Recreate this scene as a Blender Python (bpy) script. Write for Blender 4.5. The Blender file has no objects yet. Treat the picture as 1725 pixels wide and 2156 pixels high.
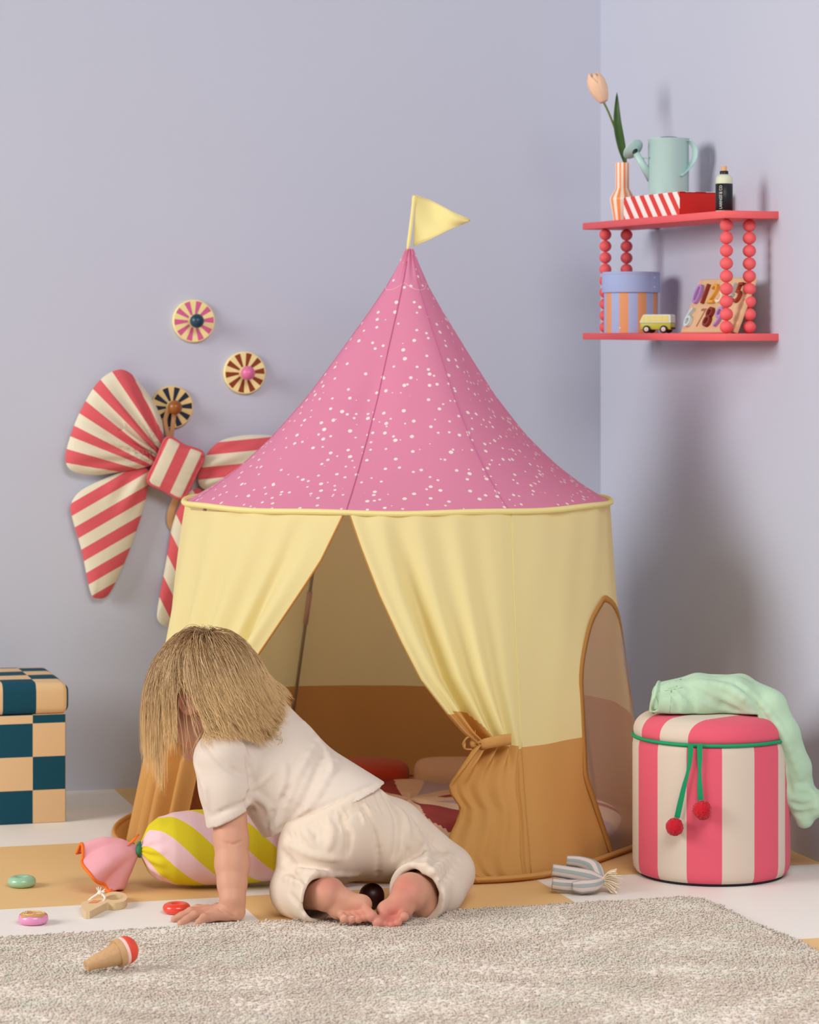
import bpy, math, random
import numpy as np
from mathutils import Vector, Matrix, Quaternion
random.seed(7); rng = np.random.default_rng(7)
SC = bpy.context.scene
COL = SC.collection
PI = math.pi

# ---------------------------------------------------------------- camera, light, exposure
F, H, CX, HY = 5857.0, 1.22, 862.5, 720.0       # focal length in pixels of the 1725 wide frame, lens height in metres
cam_d = bpy.data.cameras.new('camera'); cam = bpy.data.objects.new('camera', cam_d); COL.objects.link(cam)
cam.location = (0, 0, H); cam.rotation_euler = (PI / 2, 0, 0)
cam_d.sensor_fit = 'HORIZONTAL'; cam_d.sensor_width = 36.0
cam_d.lens = F / 1725.0 * 36.0
cam_d.shift_y = -(1078.0 - HY) / 1725.0
cam_d.clip_start = 0.1; cam_d.clip_end = 50
cam_d.dof.use_dof = True; cam_d.dof.focus_distance = 5.95; cam_d.dof.aperture_fstop = 7.0
SC.camera = cam

world = bpy.data.worlds.new('world'); SC.world = world; world.use_nodes = True
bg = world.node_tree.nodes['Background']
bg.inputs[0].default_value = (1.0, 0.94, 0.88, 1); bg.inputs[1].default_value = 0.16

def area(name, loc, aim, size, energy, col, sy=None):
    l = bpy.data.lights.new(name, 'AREA'); o = bpy.data.objects.new(name, l); COL.objects.link(o)
    l.energy = energy; l.color = col; l.size = size
    if sy: l.shape = 'RECTANGLE'; l.size_y = sy
    o.location = loc
    o.rotation_euler = (Vector(aim) - Vector(loc)).to_track_quat('-Z', 'Y').to_euler()
    return o
area('window_key_light', (-6.6, 3.4, 3.25), (0.2, 6.8, 0.9), 3.8, 450, (1.0, 0.97, 0.95), 3.0)
area('front_fill_light', (0.9, 2.4, 3.3), (0.2, 6.0, 0.1), 2.2, 118, (1.0, 0.96, 0.92), 1.6)

SC.view_settings.view_transform = 'Standard'; SC.view_settings.look = 'None'
SC.view_settings.exposure = 0.0; SC.view_settings.gamma = 1.0; SC.view_settings.use_curve_mapping = False

# ---------------------------------------------------------------- measuring helpers
def P(px, py, Y): return Vector(((px - CX) * Y / F, Y, H - (py - HY) * Y / F))
def fy(py, z=0.0): return F * (H - z) / (py - HY)
def FL(px, py, z=0.0):
    Y = fy(py, z); return Vector(((px - CX) * Y / F, Y, z))
def lerp(a, b, t): return a + (b - a) * t
def interp(x, xs, ys): return float(np.interp(x, xs, ys))

# ---------------------------------------------------------------- materials
def lin(c):
    r = []
    for v in c[:3]:
        v /= 255.0
        r.append(v / 12.92 if v <= 0.04045 else ((v + 0.055) / 1.055) ** 2.4)
    return (*r, 1.0)

def mk(name, col, rough=0.8, bump=None, col2=None, mode=None, var=0.0, vscale=6.0, transl=0.0, spec=0.3, sheen=0.0,
       dots=None, wood=None, coat=0.0, attr=None, clear=0.0, sss=0.0):
    m = bpy.data.materials.new(name); m.use_nodes = True
    nt = m.node_tree; N = nt.nodes; L = nt.links
    b = N['Principled BSDF']; out = N['Material Output']
    def node(t, **k):
        n = N.new(t)
        for a, v in k.items(): setattr(n, a, v)
        return n
    def math_(op, a, bb=None):
        n = node('ShaderNodeMath', operation=op)
        for i, v in enumerate((a, bb)):
            if v is None: continue
            if hasattr(v, 'is_output'): L.new(v, n.inputs[i])
            else: n.inputs[i].default_value = v
        return n.outputs[0]
    def mix(f, A, B, bt='MIX'):
        n = node('ShaderNodeMix', data_type='RGBA', blend_type=bt)
        for s, v in ((n.inputs[0], f), (n.inputs[6], A), (n.inputs[7], B)):
            if hasattr(v, 'is_output'): L.new(v, s)
            else: s.default_value = v
        return n.outputs[2]
    tc = node('ShaderNodeTexCoord')
    c = lin(col)
    if mode:
        sp = node('ShaderNodeSeparateXYZ'); L.new(tc.outputs['UV'], sp.inputs[0])
        a = math_('LESS_THAN', math_('FLOORED_MODULO', sp.outputs[0], 2.0), 1.0)
        if mode == 'check':
            a2 = math_('LESS_THAN', math_('FLOORED_MODULO', sp.outputs[1], 2.0), 1.0)
            a = math_('ABSOLUTE', math_('SUBTRACT', a, a2))
        c = mix(a, c, lin(col2))
    if dots:
        v = node('ShaderNodeTexVoronoi'); v.inputs['Scale'].default_value = dots[0]; v.inputs['Randomness'].default_value = 0.85
        L.new(tc.outputs['Object'], v.inputs['Vector'])
        sc = node('ShaderNodeSeparateColor'); L.new(v.outputs['Color'], sc.inputs[0])
        rad = math_('MULTIPLY_ADD', sc.outputs[0], dots[2]); rad.node.inputs[2].default_value = dots[1]
        c = mix(math_('LESS_THAN', v.outputs['Distance'], rad), c, lin(col2))
    if wood:
        mp = node('ShaderNodeMapping'); mp.inputs['Scale'].default_value = wood
        L.new(tc.outputs['Object'], mp.inputs[0])
        n = node('ShaderNodeTexNoise'); n.inputs['Scale'].default_value = 1.0; n.inputs['Detail'].default_value = 4
        L.new(mp.outputs[0], n.inputs['Vector'])
        c = mix(n.outputs[0], c, lin(col2))
    if attr:
        at = node('ShaderNodeAttribute', attribute_name=attr); c = at.outputs['Color']
    if var:
        n = node('ShaderNodeTexNoise'); n.inputs['Scale'].default_value = vscale; n.inputs['Detail'].default_value = 3
        L.new(tc.outputs['Object'], n.inputs['Vector'])
        mr = node('ShaderNodeMapRange'); mr.inputs[1].default_value = .3; mr.inputs[2].default_value = .7
        mr.inputs[3].default_value = 1 - var; mr.inputs[4].default_value = 1 + var
        L.new(n.outputs[0], mr.inputs[0])
        cc = node('ShaderNodeCombineColor')
        for i in range(3): L.new(mr.outputs[0], cc.inputs[i])
        c = mix(1.0, c, cc.outputs[0], 'MULTIPLY')
    if hasattr(c, 'is_output'): L.new(c, b.inputs['Base Color'])
    else: b.inputs['Base Color'].default_value = c
    b.inputs['Roughness'].default_value = rough
    b.inputs['Specular IOR Level'].default_value = spec
    if sheen: b.inputs['Sheen Weight'].default_value = sheen
    if coat: b.inputs['Coat Weight'].default_value = coat
    if sss:
        b.inputs['Subsurface Weight'].default_value = sss
        b.inputs['Subsurface Radius'].default_value = (0.012, 0.004, 0.002); b.inputs['Subsurface Scale'].default_value = 0.5
    if bump:
        n = node('ShaderNodeTexNoise'); n.inputs['Scale'].default_value = bump[0]; n.inputs['Detail'].default_value = 3
        L.new(tc.outputs['Object'], n.inputs['Vector'])
        bp = node('ShaderNodeBump'); bp.inputs['Strength'].default_value = bump[1]; bp.inputs['Distance'].default_value = bump[2]
        L.new(n.outputs[0], bp.inputs['Height']); L.new(bp.outputs[0], b.inputs['Normal'])
    last = b.outputs[0]
    if transl:
        t = node('ShaderNodeBsdfTranslucent')
        if hasattr(c, 'is_output'): L.new(c, t.inputs[0])
        else: t.inputs[0].default_value = c
        ms = node('ShaderNodeMixShader'); ms.inputs[0].default_value = transl
        L.new(last, ms.inputs[1]); L.new(t.outputs[0], ms.inputs[2]); last = ms.outputs[0]
    if clear:
        t = node('ShaderNodeBsdfTransparent')
        ms = node('ShaderNodeMixShader'); ms.inputs[0].default_value = clear
        L.new(last, ms.inputs[1]); L.new(t.outputs[0], ms.inputs[2]); last = ms.outputs[0]
    if last != b.outputs[0]: L.new(last, out.inputs[0])
    return m

# ---------------------------------------------------------------- objects
ORG = {}
def tagp(o, label=None, cat=None, group=None, kind=None):
    for k, v in (('label', label), ('category', cat), ('group', group), ('kind', kind)):
        if v: o[k] = v
    return o

def thing(name, label, cat, loc=(0, 0, 0), group=None):
    o = bpy.data.objects.new(name, None); COL.objects.link(o); o.empty_display_size = 0.05
    o.location = loc; ORG[o.name] = Vector(loc)
    return tagp(o, label, cat, group)

def mesh(name, verts, faces, mats, parent=None, uv=None, smooth=True, loc=None, mi=None, sharp=None):
    """verts in world metres; linked as ONE mesh object, child of parent (or top-level with its origin at loc)"""
    v = np.asarray([tuple(p) for p in verts] if not isinstance(verts, np.ndarray) else verts, dtype=np.float64)
    base = ORG[parent.name] if parent else Vector(loc if loc is not None else (0, 0, 0))
    v = v - np.array(base)
    me = bpy.data.meshes.new(name)
    if isinstance(faces, np.ndarray):
        nf, k = faces.shape
        me.vertices.add(len(v)); me.vertices.foreach_set('co', v.astype(np.float32).ravel())
        me.loops.add(nf * k); me.loops.foreach_set('vertex_index', faces.astype(np.int32).ravel())
        me.polygons.add(nf); me.polygons.foreach_set('loop_start', np.arange(0, nf * k, k, dtype=np.int32))
        me.update(calc_edges=True)
    else:
        me.from_pydata(v.tolist(), [], [tuple(f) for f in faces])
    me.validate()
    if not isinstance(mats, (list, tuple)): mats = [mats]
    for m in mats: me.materials.append(m)
    if mi is not None: me.polygons.foreach_set('material_index', np.asarray(mi, dtype=np.int32))
    if uv is not None:
        ul = me.uv_layers.new(name='UVMap'); uv = np.asarray(uv, dtype=np.float32)
        li = np.empty(len(me.loops), dtype=np.int32); me.loops.foreach_get('vertex_index', li)
        ul.data.foreach_set('uv', uv[li].ravel() if len(uv) == len(v) else uv.ravel())
    me.polygons.foreach_set('use_smooth', np.full(len(me.polygons), smooth, dtype=bool))
    me.update()
    if sharp is not None and smooth: me.set_sharp_from_angle(angle=math.radians(sharp))
    o = bpy.data.objects.new(name, me); COL.objects.link(o)
    if parent: o.parent = parent
    else: o.location = base
    ORG[o.name] = base.copy()
    return o

class MB:
    """collects several shells that belong to one part"""
    def __init__(s): s.v = []; s.f = []; s.u = []; s.m = []
    def add(s, v, f, uv=None, m=0):
        k = len(s.v); s.v += [tuple(p) for p in v]; s.f += [tuple(i + k for i in q) for q in f]
        s.u += [tuple(q) for q in uv] if uv is not None else [(0, 0)] * len(v)
        s.m += [m] * len(f); return s
    def build(s, name, mats, parent=None, **k): return mesh(name, s.v, s.f, mats, parent, uv=s.u, mi=s.m, **k)

def grid(nu, nv, fn, cu=False, cv=False, uvf=None):
    """fn(i/nu, j/nv); closed in u / v on request"""
    mu = nu if cu else nu + 1; mv = nv if cv else nv + 1
    V = []; U = []
    for j in range(mv):
        for i in range(mu):
            V.append(fn(i / nu, j / nv)); U.append(uvf(i / nu, j / nv) if uvf else (i / nu, j / nv))
    Fc = []
    for j in range(nv):
        for i in range(nu):
            a = j * mu + i; b = j * mu + (i + 1) % mu; c = ((j + 1) % mv) * mu + (i + 1) % mu; d = ((j + 1) % mv) * mu + i
            Fc.append((a, b, c, d))
    return V, Fc, U

def frame(d, up=Vector((0, 0, 1))):
    d = Vector(d).normalized()
    s = d.cross(up)
    if s.length < 1e-4: s = d.cross(Vector((0, 1, 0)))
    s.normalize(); return d, s, s.cross(d).normalized()

def lathe(prof, n=48, c=(0, 0, 0), axis=(0, 0, 1), caps=True, stripes=None, rot=0.0):
    """prof: list of (radius, height) along axis from c; uv.x counts stripes around"""
    d, s, t = frame(axis, Vector((0, 1, 0)) if abs(Vector(axis).normalized().z) > .9 else Vector((0, 0, 1))); c = Vector(c)
    V = []; U = []; m = n + 1
    for r, h in prof:
        for i in range(m):
            a = 2 * PI * i / n + rot
            V.append(c + d * h + (s * math.cos(a) + t * math.sin(a)) * r); U.append(((stripes or 1) * i / n, h))
    Fc = []
    for j in range(len(prof) - 1):
        for i in range(n): Fc.append((j * m + i, j * m + i + 1, (j + 1) * m + i + 1, (j + 1) * m + i))
    if caps:
        for j, fl in ((0, True), (len(prof) - 1, False)):
            if prof[j][0] > 1e-5:
                q = list(range(j * m, j * m + n)); Fc.append(tuple(reversed(q)) if fl else tuple(q))
    return V, Fc, U

def smoothpath(pts, n):
    """Catmull-Rom through points (Vectors or tuples of any length)"""
    p = [np.array(q, dtype=float) for q in pts]; p = [2 * p[0] - p[1]] + p + [2 * p[-1] - p[-2]]
    out = []; k = len(p) - 3
    for i in range(n + 1):
        t = i / n * k; j = min(int(t), k - 1); t -= j
        a, b, c, d = p[j:j + 4]
        out.append(.5 * (2 * b + (c - a) * t + (2 * a - 5 * b + 4 * c - d) * t * t + (3 * b - a - 3 * c + d) * t ** 3))
    return out

def tube(path, r, n=10, flat=1.0, up=Vector((0, 0, 1)), caps=True, closed=False, stripes=1, vlen=1.0):
    """sweep a (flattened) circle along path; r a number or list"""
    path = [Vector(q) for q in path]; k = len(path); V = []; U = []; m = n + 1
    rs = r if isinstance(r, (list, tuple, np.ndarray)) else [r] * k
    for i in range(k):
        a = path[(i - 1) % k] if (i > 0 or closed) else path[0]; b = path[(i + 1) % k] if (i < k - 1 or closed) else path[-1]
        d, s, t = frame(b - a, up)
        for j in range(m):
            q = 2 * PI * j / n
            V.append(path[i] + s * math.cos(q) * rs[i] + t * math.sin(q) * rs[i] * flat); U.append((stripes * j / n, vlen * i / k))
    Fc = []
    for i in range(k if closed else k - 1):
        for j in range(n):
            i2 = (i + 1) % k
            Fc.append((i * m + j, i * m + j + 1, i2 * m + j + 1, i2 * m + j))
    if caps and not closed:
        Fc.append(tuple(reversed(range(n)))); Fc.append(tuple((k - 1) * m + j for j in range(n)))
    return V, Fc, U

def ball(c, r, n=24, sq=(1, 1, 1)):
    m = n // 2; prof = [(math.sin(PI * j / m) * r + (1e-6 if j in (0, m) else 0), -math.cos(PI * j / m) * r) for j in range(m + 1)]
    V, Fc, U = lathe(prof, n, caps=False)
    return [Vector((v.x * sq[0], v.y * sq[1], v.z * sq[2])) + Vector(c) for v in V], Fc, U

def rbox(o, ex, ey, ez, rad=0.004, seg=3):
    """rounded box: corner o, edge vectors ex, ey, ez"""
    o, ex, ey, ez = map(Vector, (o, ex, ey, ez)); c = o + (ex + ey + ez) * .5
    A = [ex.normalized(), ey.normalized(), ez.normalized()]; hl = [ex.length / 2, ey.length / 2, ez.length / 2]
    rad = min(rad, min(hl) * .999)
    V, Fc, U = ball((0, 0, 0), 1.0, 8 * seg)
    W = []
    for v in V:
        p = c.copy()
        for i in range(3):
            s = 1 if v[i] > 1e-9 else (-1 if v[i] < -1e-9 else 0)
            p += A[i] * (s * (hl[i] - rad) + v[i] * rad)
        W.append(p)
    nn = 8 * seg; mm = nn // 2; Fc = Fc + [tuple(reversed(range(nn))), tuple(mm * (nn + 1) + i for i in range(nn))]
    return W, Fc, U

def box6(o, ex, ey, ez, uvs=None):
    o, ex, ey, ez = map(Vector, (o, ex, ey, ez))
    V = [o, o + ex, o + ex + ey, o + ey, o + ez, o + ex + ez, o + ex + ey + ez, o + ey + ez]
    return V, [(0, 3, 2, 1), (4, 5, 6, 7), (0, 1, 5, 4), (1, 2, 6, 5), (2, 3, 7, 6), (3, 0, 4, 7)]

def copy_obj(o, loc=None, parent=None):
    c = o.copy(); COL.objects.link(c)
    if parent: c.parent = parent
    if loc is not None: c.location = loc
    return c

# ---------------------------------------------------------------- smooth volumes on a grid (bodies, garments)
class Vox:
    def __init__(s, lo, hi, h):
        s.lo = np.array(lo, float); s.h = h
        s.n = np.ceil((np.array(hi) - s.lo) / h).astype(int) + 1
        s.f = np.full(s.n, 0.06, dtype=np.float32)
        s.ax = [s.lo[i] + h * np.arange(s.n[i]) for i in range(3)]
    def sub(s, lo, hi):
        a = np.clip(np.floor((np.array(lo) - s.lo) / s.h).astype(int), 0, s.n - 1); b = np.clip(np.ceil((np.array(hi) - s.lo) / s.h).astype(int) + 1, 1, s.n)
        if np.any(b <= a): return None, None
        sl = tuple(slice(a[i], b[i]) for i in range(3))
        return sl, np.meshgrid(*[s.ax[i][sl[i]] for i in range(3)], indexing='ij')
    def put(s, sl, d, k, op):
        b = s.f[sl]
        if op == 'add':
            hh = np.clip(.5 + .5 * (b - d) / k, 0, 1); s.f[sl] = b * (1 - hh) + d * hh - k * hh * (1 - hh)
        elif op == 'cut':
            d = -d; hh = np.clip(.5 - .5 * (b - d) / k, 0, 1); s.f[sl] = b * (1 - hh) + d * hh + k * hh * (1 - hh)
    def cap(s, a, b, r1, r2=None, k=.015, op='add', mg=.05):
        r2 = r1 if r2 is None else r2; a = np.array(a, float); b = np.array(b, float); R = max(r1, r2) + mg
        sl, g = s.sub(np.minimum(a, b) - R, np.maximum(a, b) + R)
        if sl is None: return
        ba = b - a; L2 = max(ba @ ba, 1e-12)
        t = np.clip(((g[0] - a[0]) * ba[0] + (g[1] - a[1]) * ba[1] + (g[2] - a[2]) * ba[2]) / L2, 0, 1)
        d = np.sqrt((g[0] - a[0] - t * ba[0]) ** 2 + (g[1] - a[1] - t * ba[1]) ** 2 + (g[2] - a[2] - t * ba[2]) ** 2) - (r1 + (r2 - r1) * t)
        s.put(sl, d.astype(np.float32), k, op)
    def chain(s, pts, rs, k=.015, op='add', mg=.05):
        for i in range(len(pts) - 1): s.cap(pts[i], pts[i + 1], rs[i], rs[i + 1], k, op, mg)
    def ell(s, c, A, r, k=.015, op='add', mg=.04):
        c = np.array(c, float); R = max(r) + mg; sl, g = s.sub(c - R, c + R)
        if sl is None: return
        q = [(g[0] - c[0]) * A[i][0] + (g[1] - c[1]) * A[i][1] + (g[2] - c[2]) * A[i][2] for i in range(3)]
        k0 = np.sqrt(sum((q[i] / r[i]) ** 2 for i in range(3))); k1 = np.sqrt(sum((q[i] / r[i] ** 2) ** 2 for i in range(3))) + 1e-9
        s.put(sl, (k0 * (k0 - 1) / k1).astype(np.float32), k, op)
    def plane(s, p, n, k=.004, lo=None, hi=None):
        """cut away the side n points to (optionally only inside a box)"""
        n = Vector(n).normalized(); p = Vector(p)
        sl, g = s.sub(lo if lo is not None else s.lo, hi if hi is not None else s.lo + s.h * s.n)
        d = (g[0] - p.x) * n.x + (g[1] - p.y) * n.y + (g[2] - p.z) * n.z
        b = s.f[sl]; s.f[sl] = np.maximum(b, d.astype(np.float32))
    def merge(s, o, k=.01):
        b, d = s.f, o.f; hh = np.clip(.5 + .5 * (b - d) / k, 0, 1); s.f = (b * (1 - hh) + d * hh - k * hh * (1 - hh)).astype(np.float32)
    def hit(s, px, py, y0=5.3, y1=7.0):
        """first surface point on the line of sight (used to lay creases on the cloth)"""
        Y = np.arange(y0, y1, s.h * .5)
        q = np.stack([(px - CX) * Y / F, Y, H - (py - HY) * Y / F], 1)
        ix = np.round((q - s.lo) / s.h).astype(int); ok = np.all((ix >= 0) & (ix < s.n), 1)
        for i in np.nonzero(ok)[0]:
            if s.f[tuple(ix[i])] < 0: return Vector(q[i])
        return None
    def crease(s, pts, r=.005, k=.012, op='add', sink=.3):
        """soft ridge (add) or groove (cut) along a line seen on the surface"""
        pp = smoothpath(pts, 4 * (len(pts) - 1)); q = [s.hit(*p) for p in pp]; n = len(q)
        q2 = [(x + Vector((0, r * sink if op == 'add' else -r * .5, 0)), i) for i, x in enumerate(q) if x is not None]
        for (a, i), (b, j) in zip(q2[:-1], q2[1:]):
            if (a - b).length < .06:
                ra = r * (.25 + .75 * math.sin(PI * (i + .5) / n)); rb = r * (.25 + .75 * math.sin(PI * (j + .5) / n))
                s.cap(a, b, ra, rb, k, op, .03)
    def build(s, smooth=2):
        f = s.f; n = s.n; ins = f < 0
        c = np.zeros(n - 1, dtype=np.int8)
        for dx in (0, 1):
            for dy in (0, 1):
                for dz in (0, 1): c += ins[dx:n[0] - 1 + dx, dy:n[1] - 1 + dy, dz:n[2] - 1 + dz]
        act = np.argwhere((c > 0) & (c < 8)); idx = np.full(n - 1, -1, dtype=np.int64); idx[tuple(act.T)] = np.arange(len(act))
        acc = np.zeros((len(act), 3)); cnt = np.zeros(len(act))
        cor = [(x, y, z) for x in (0, 1) for y in (0, 1) for z in (0, 1)]
        for p in cor:
            for a in range(3):
                if p[a]: continue
                q = list(p); q[a] = 1
                fa = f[act[:, 0] + p[0], act[:, 1] + p[1], act[:, 2] + p[2]]; fb = f[act[:, 0] + q[0], act[:, 1] + q[1], act[:, 2] + q[2]]
                m = (fa < 0) != (fb < 0); t = np.where(m, fa / np.where(m, fa - fb, 1), 0)
                e = np.tile(np.array(p, float), (len(act), 1)); e[:, a] += t
                acc += e * m[:, None]; cnt += m
        V = s.lo + s.h * (act + acc / cnt[:, None]); Q = []
        for a in range(3):
            b1, b2 = (a + 1) % 3, (a + 2) % 3
            A = [slice(0, n[i]) for i in range(3)]; B = list(A); A[a] = slice(0, n[a] - 1); B[a] = slice(1, n[a])
            sa = ins[tuple(A)]; e = np.argwhere(sa != ins[tuple(B)])
            e = e[(e[:, b1] > 0) & (e[:, b2] > 0) & (e[:, b1] < n[b1] - 1) & (e[:, b2] < n[b2] - 1)]
            o1 = np.zeros(3, int); o1[b1] = 1; o2 = np.zeros(3, int); o2[b2] = 1
            q = np.stack([idx[tuple((e - o1 - o2).T)], idx[tuple((e - o2).T)], idx[tuple(e.T)], idx[tuple((e - o1).T)]], 1)
            fl = ~sa[tuple(e.T)]; q[fl] = q[fl][:, ::-1]; Q.append(q)
        Q = np.concatenate(Q)
        for it in range(smooth):
            sm = np.zeros_like(V); ct = np.zeros(len(V))
            for i in range(4):
                np.add.at(sm, Q[:, i], V[Q[:, (i + 1) % 4]]); np.add.at(sm, Q[:, i], V[Q[:, (i - 1) % 4]]); np.add.at(ct, Q[:, i], 2)
            V = V * .45 + .55 * sm / ct[:, None]
        return V, Q
# ---------------------------------------------------------------- the room
ANG = math.atan(1662.0 / F)
EU = Vector((math.cos(ANG), math.sin(ANG), 0)); EV = Vector((math.sin(ANG), -math.cos(ANG), 0))
W0 = Vector((0.548, 7.975, 0))                 # where the two walls meet the floor
def RM(u, v, z=0.0): return W0 + EU * u + EV * v + Vector((0, 0, z))
def on_back_wall(px, py, off=0.0):
    d = P(px, py, 1.0) - Vector((0, 0, H)); o = Vector((0, 0, H)); t = ((W0 + EV * off - o).dot(EV)) / d.dot(EV); return o + d * t

M_wallb = mk('wall_paint', (194, 199, 215), .92, bump=(240, .08, .002), var=.012, vscale=1.5)
M_wallr = M_wallb
M_cream = mk('mat_cream', (238, 233, 226), .55, bump=(300, .03, .001), spec=.35)
M_must = mk('mat_mustard', (230, 190, 130), .55, bump=(300, .03, .001), spec=.35)
us = [-4.2 - .0] + [-.704 * k for k in range(5, -1, -1)]; us = [-4.224, -3.52, -2.816, -2.112, -1.408, -.704, 0.0]
vs = [0.0, .787] + [.787 + .743 * k for k in range(1, 8)]
V = []; Fc = []; mi = []
for v in vs:
    for u in us: V.append(RM(u, v, 0))
nu = len(us)
for j in range(len(vs) - 1):
    for i in range(nu - 1):
        Fc.append((j * nu + i, (j + 1) * nu + i, (j + 1) * nu + i + 1, j * nu + i + 1))
        mi.append(0 if ((nu - 2 - i) + j) % 2 == 0 else 1)
k = len(V); V += [p - Vector((0, 0, .05)) for p in (RM(us[0], 0), RM(0, 0), RM(0, vs[-1]), RM(us[0], vs[-1]))]
Fc.append((k, k + 1, k + 2, k + 3)); mi.append(0)
tagp(mesh('floor', V, Fc, [M_cream, M_must], smooth=False, mi=mi), kind='structure')
tagp(mesh('wall_back', *box6(RM(-4.224, 0, -.05), EU * 4.324, EV * -.1, (0, 0, 3.05)), M_wallb, smooth=False), kind='structure')
tagp(mesh('wall_right', *box6(RM(0, 0, -.05), EU * .1, EV * 5.6, (0, 0, 3.05)), M_wallr, smooth=False), kind='structure')

# ---------------------------------------------------------------- play tent
ZR = .826; RR = .525; TC = Vector((-.03, 6.93, 0)); BC = Vector((-.085, 6.93, 0)); APEX = Vector((0.0, 6.93, 1.452))
def bump_(a, c, s):
    d = (a - c + 180) % 360 - 180; return math.exp(-(d / s) ** 2)
def rbase(deg):
    return .64 + .075 * bump_(deg, -62, 20) + .045 * bump_(deg, 0, 26) + .10 * bump_(deg, 36, 20) + .06 * bump_(deg, 113, 22) - .03 * bump_(deg, -170, 45)
def TW(deg, z, off=0.0):
    """point of the tent wall at a bearing and height"""
    s = 1 - z / ZR; c = TC.lerp(BC, s); r = lerp(RR, rbase(deg), s) - .012 * math.sin(PI * s) + off
    a = math.radians(deg); return Vector((c.x + r * math.cos(a), c.y + r * math.sin(a), z))
def pxof(p): return CX + F * p.x / p.y
def tw_solve(px, py, lo=-176.0, hi=-20.0):
    z = .4; a = -90
    for it in range(6):
        l, h = lo, hi
        for q in range(30):
            m = (l + h) / 2
            if pxof(TW(m, z)) < px: l = m
            else: h = m
        a = (l + h) / 2; Y = TW(a, z).y; z = max(0.0, min(ZR, H - (py - HY) * Y / F))
    return a, z

M_yel = mk('tent_yellow', (254, 245, 182), .85, bump=(500, .05, .001), transl=.38, spec=.2)
M_mus = mk('tent_mustard', (220, 168, 98), .8, bump=(500, .05, .001), transl=.28, spec=.25)
M_bind = mk('binding_mustard', (190, 134, 66), .8, spec=.25)
M_pink = mk('roof_pink', (232, 146, 180), .85, col2=(255, 246, 240), dots=(46.0, .15, .10), bump=(500, .05, .001), transl=.25, spec=.2)
M_pinkseam = mk('roof_seam', (190, 100, 140), .9)
M_pole = mk('pole_grey', (170, 165, 158), .5)
M_collar = mk('pole_collar', (205, 180, 180), .6)

tent = thing('play_tent', 'round pop-up play tent with pink dotted roof, yellow walls and open curtains', 'tent', (-.05, 6.93, 0))
zs = sorted(set([0, .02, .05, .1, .15, .2, .25, .29, .33, .38, .42, .46, .5, .53, .555, .575, .59, .60, .64, .7, .76, ZR]))
wlz = lambda z: interp(z, [0, .2, .44, .52, .56, .585, .6], [-31, -39, -37.5, -33.5, -30, -26, -22])
wrz = lambda z: interp(z, [0, .2, .35, .44, .52, .56, .585, .6], [6, 5, 1, -2, -7, -11, -16, -22])
ZB = .29
def panel(zlist, fa, fb, n):
    V = []; m = n + 1
    for z in zlist:
        a, b = fa(z), fb(z)
        for i in range(m):
            d = lerp(a, b, i / n); wob = .003 * math.sin(d * .21 + z * 9) + .002 * math.sin(d * .5 - z * 14)
            V.append(TW(d, z, wob))
    Fc = [(j * m + i, j * m + i + 1, (j + 1) * m + i + 1, (j + 1) * m + i) for j in range(len(zlist) - 1) for i in range(n)]
    return V, Fc
hiz = [z for z in zs if z >= ZB]; loz = [z for z in zs if z <= ZB]
for zl, nm, mm in ((hiz, 'wall_panel', M_yel), (loz, 'lower_wall_panel', M_mus)):
    V, Fc = panel(zl, lambda z: -59.5, lambda z: wlz(min(z, .6)), 20); mesh(nm, V, Fc, mm, tent)
    V, Fc = panel(zl, lambda z: wrz(min(z, .6)), lambda z: 113, 60); mesh(nm, V, Fc, mm, tent)
    V, Fc = panel(zl, lambda z: 113, lambda z: 195, 40); mesh(nm, V, Fc, mm, tent)
# arched mesh window with binding
M_net = mk('window_net', (226, 196, 178), .9, transl=.4, clear=.60)
wz = [z for z in zs if z <= .6]
V, Fc = panel(wz, wlz, wrz, 12); win = mesh('mesh_window', V, Fc, M_net, tent)
edge = [TW(wlz(z), z, .002) for z in wz] + [TW(wrz(z), z, .002) for z in reversed(wz[:-1])]
edge = [Vector(q) for q in smoothpath(edge, 120)]
V, Fc, U = [], [], []
for q in edge:
    d = (Vector((q.x, q.y, 0)) - Vector((BC.x, BC.y, 0))).normalized()
    V.append(q); U.append(d)
W = []; n = len(edge)
cw = TW(-18, .3)
for i, q in enumerate(edge):
    t = (edge[min(i + 1, n - 1)] - edge[max(i - 1, 0)]).normalized(); s = t.cross(U[i]).normalized()
    W += [q - s * .008 + U[i] * .001, q - s * .008 + U[i] * .003, q + s * .008 + U[i] * .003, q + s * .008 + U[i] * .001]
Fb = [(i * 4 + a, i * 4 + (a + 1) % 4, i * 4 + 4 + (a + 1) % 4, i * 4 + 4 + a) for i in range(n - 1) for a in range(4)]
mesh('window_binding', W, Fb, M_bind, tent)

# roof
def prof(t): return interp(t, [0, .06, .15, .25, .41, .58, .743, .86, .93, 1], [.012, .045, .105, .185, .325, .475, .642, .785, .885, 1])
def RF(deg, t, off=0.0):
    c = Vector((APEX.x, APEX.y, 0)).lerp(TC, t); z = lerp(APEX.z, ZR, t)
    sag = .155 * math.sin(PI * min(t, 1)) * (.5 - .5 * math.cos(math.radians(4 * (deg + 60))))
    r = (RR - .002) * prof(t) * (1 - sag) + off
    dent = -.010 * bump_(deg, -112, 7) * math.exp(-((t - .62) / .13) ** 2) + .008 * bump_(deg, -92, 10) * math.exp(-((t - .6) / .16) ** 2) \
           + .004 * math.sin(math.radians(deg * 11)) * max(0, .16 - t) / .16
    r += dent; a = math.radians(deg); return Vector((c.x + r * math.cos(a), c.y + r * math.sin(a), z))
V, Fc, U = grid(144, 60, lambda u, v: RF(u * 360, v), cu=True)
mesh('roof', V, Fc, M_pink, tent)
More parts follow.
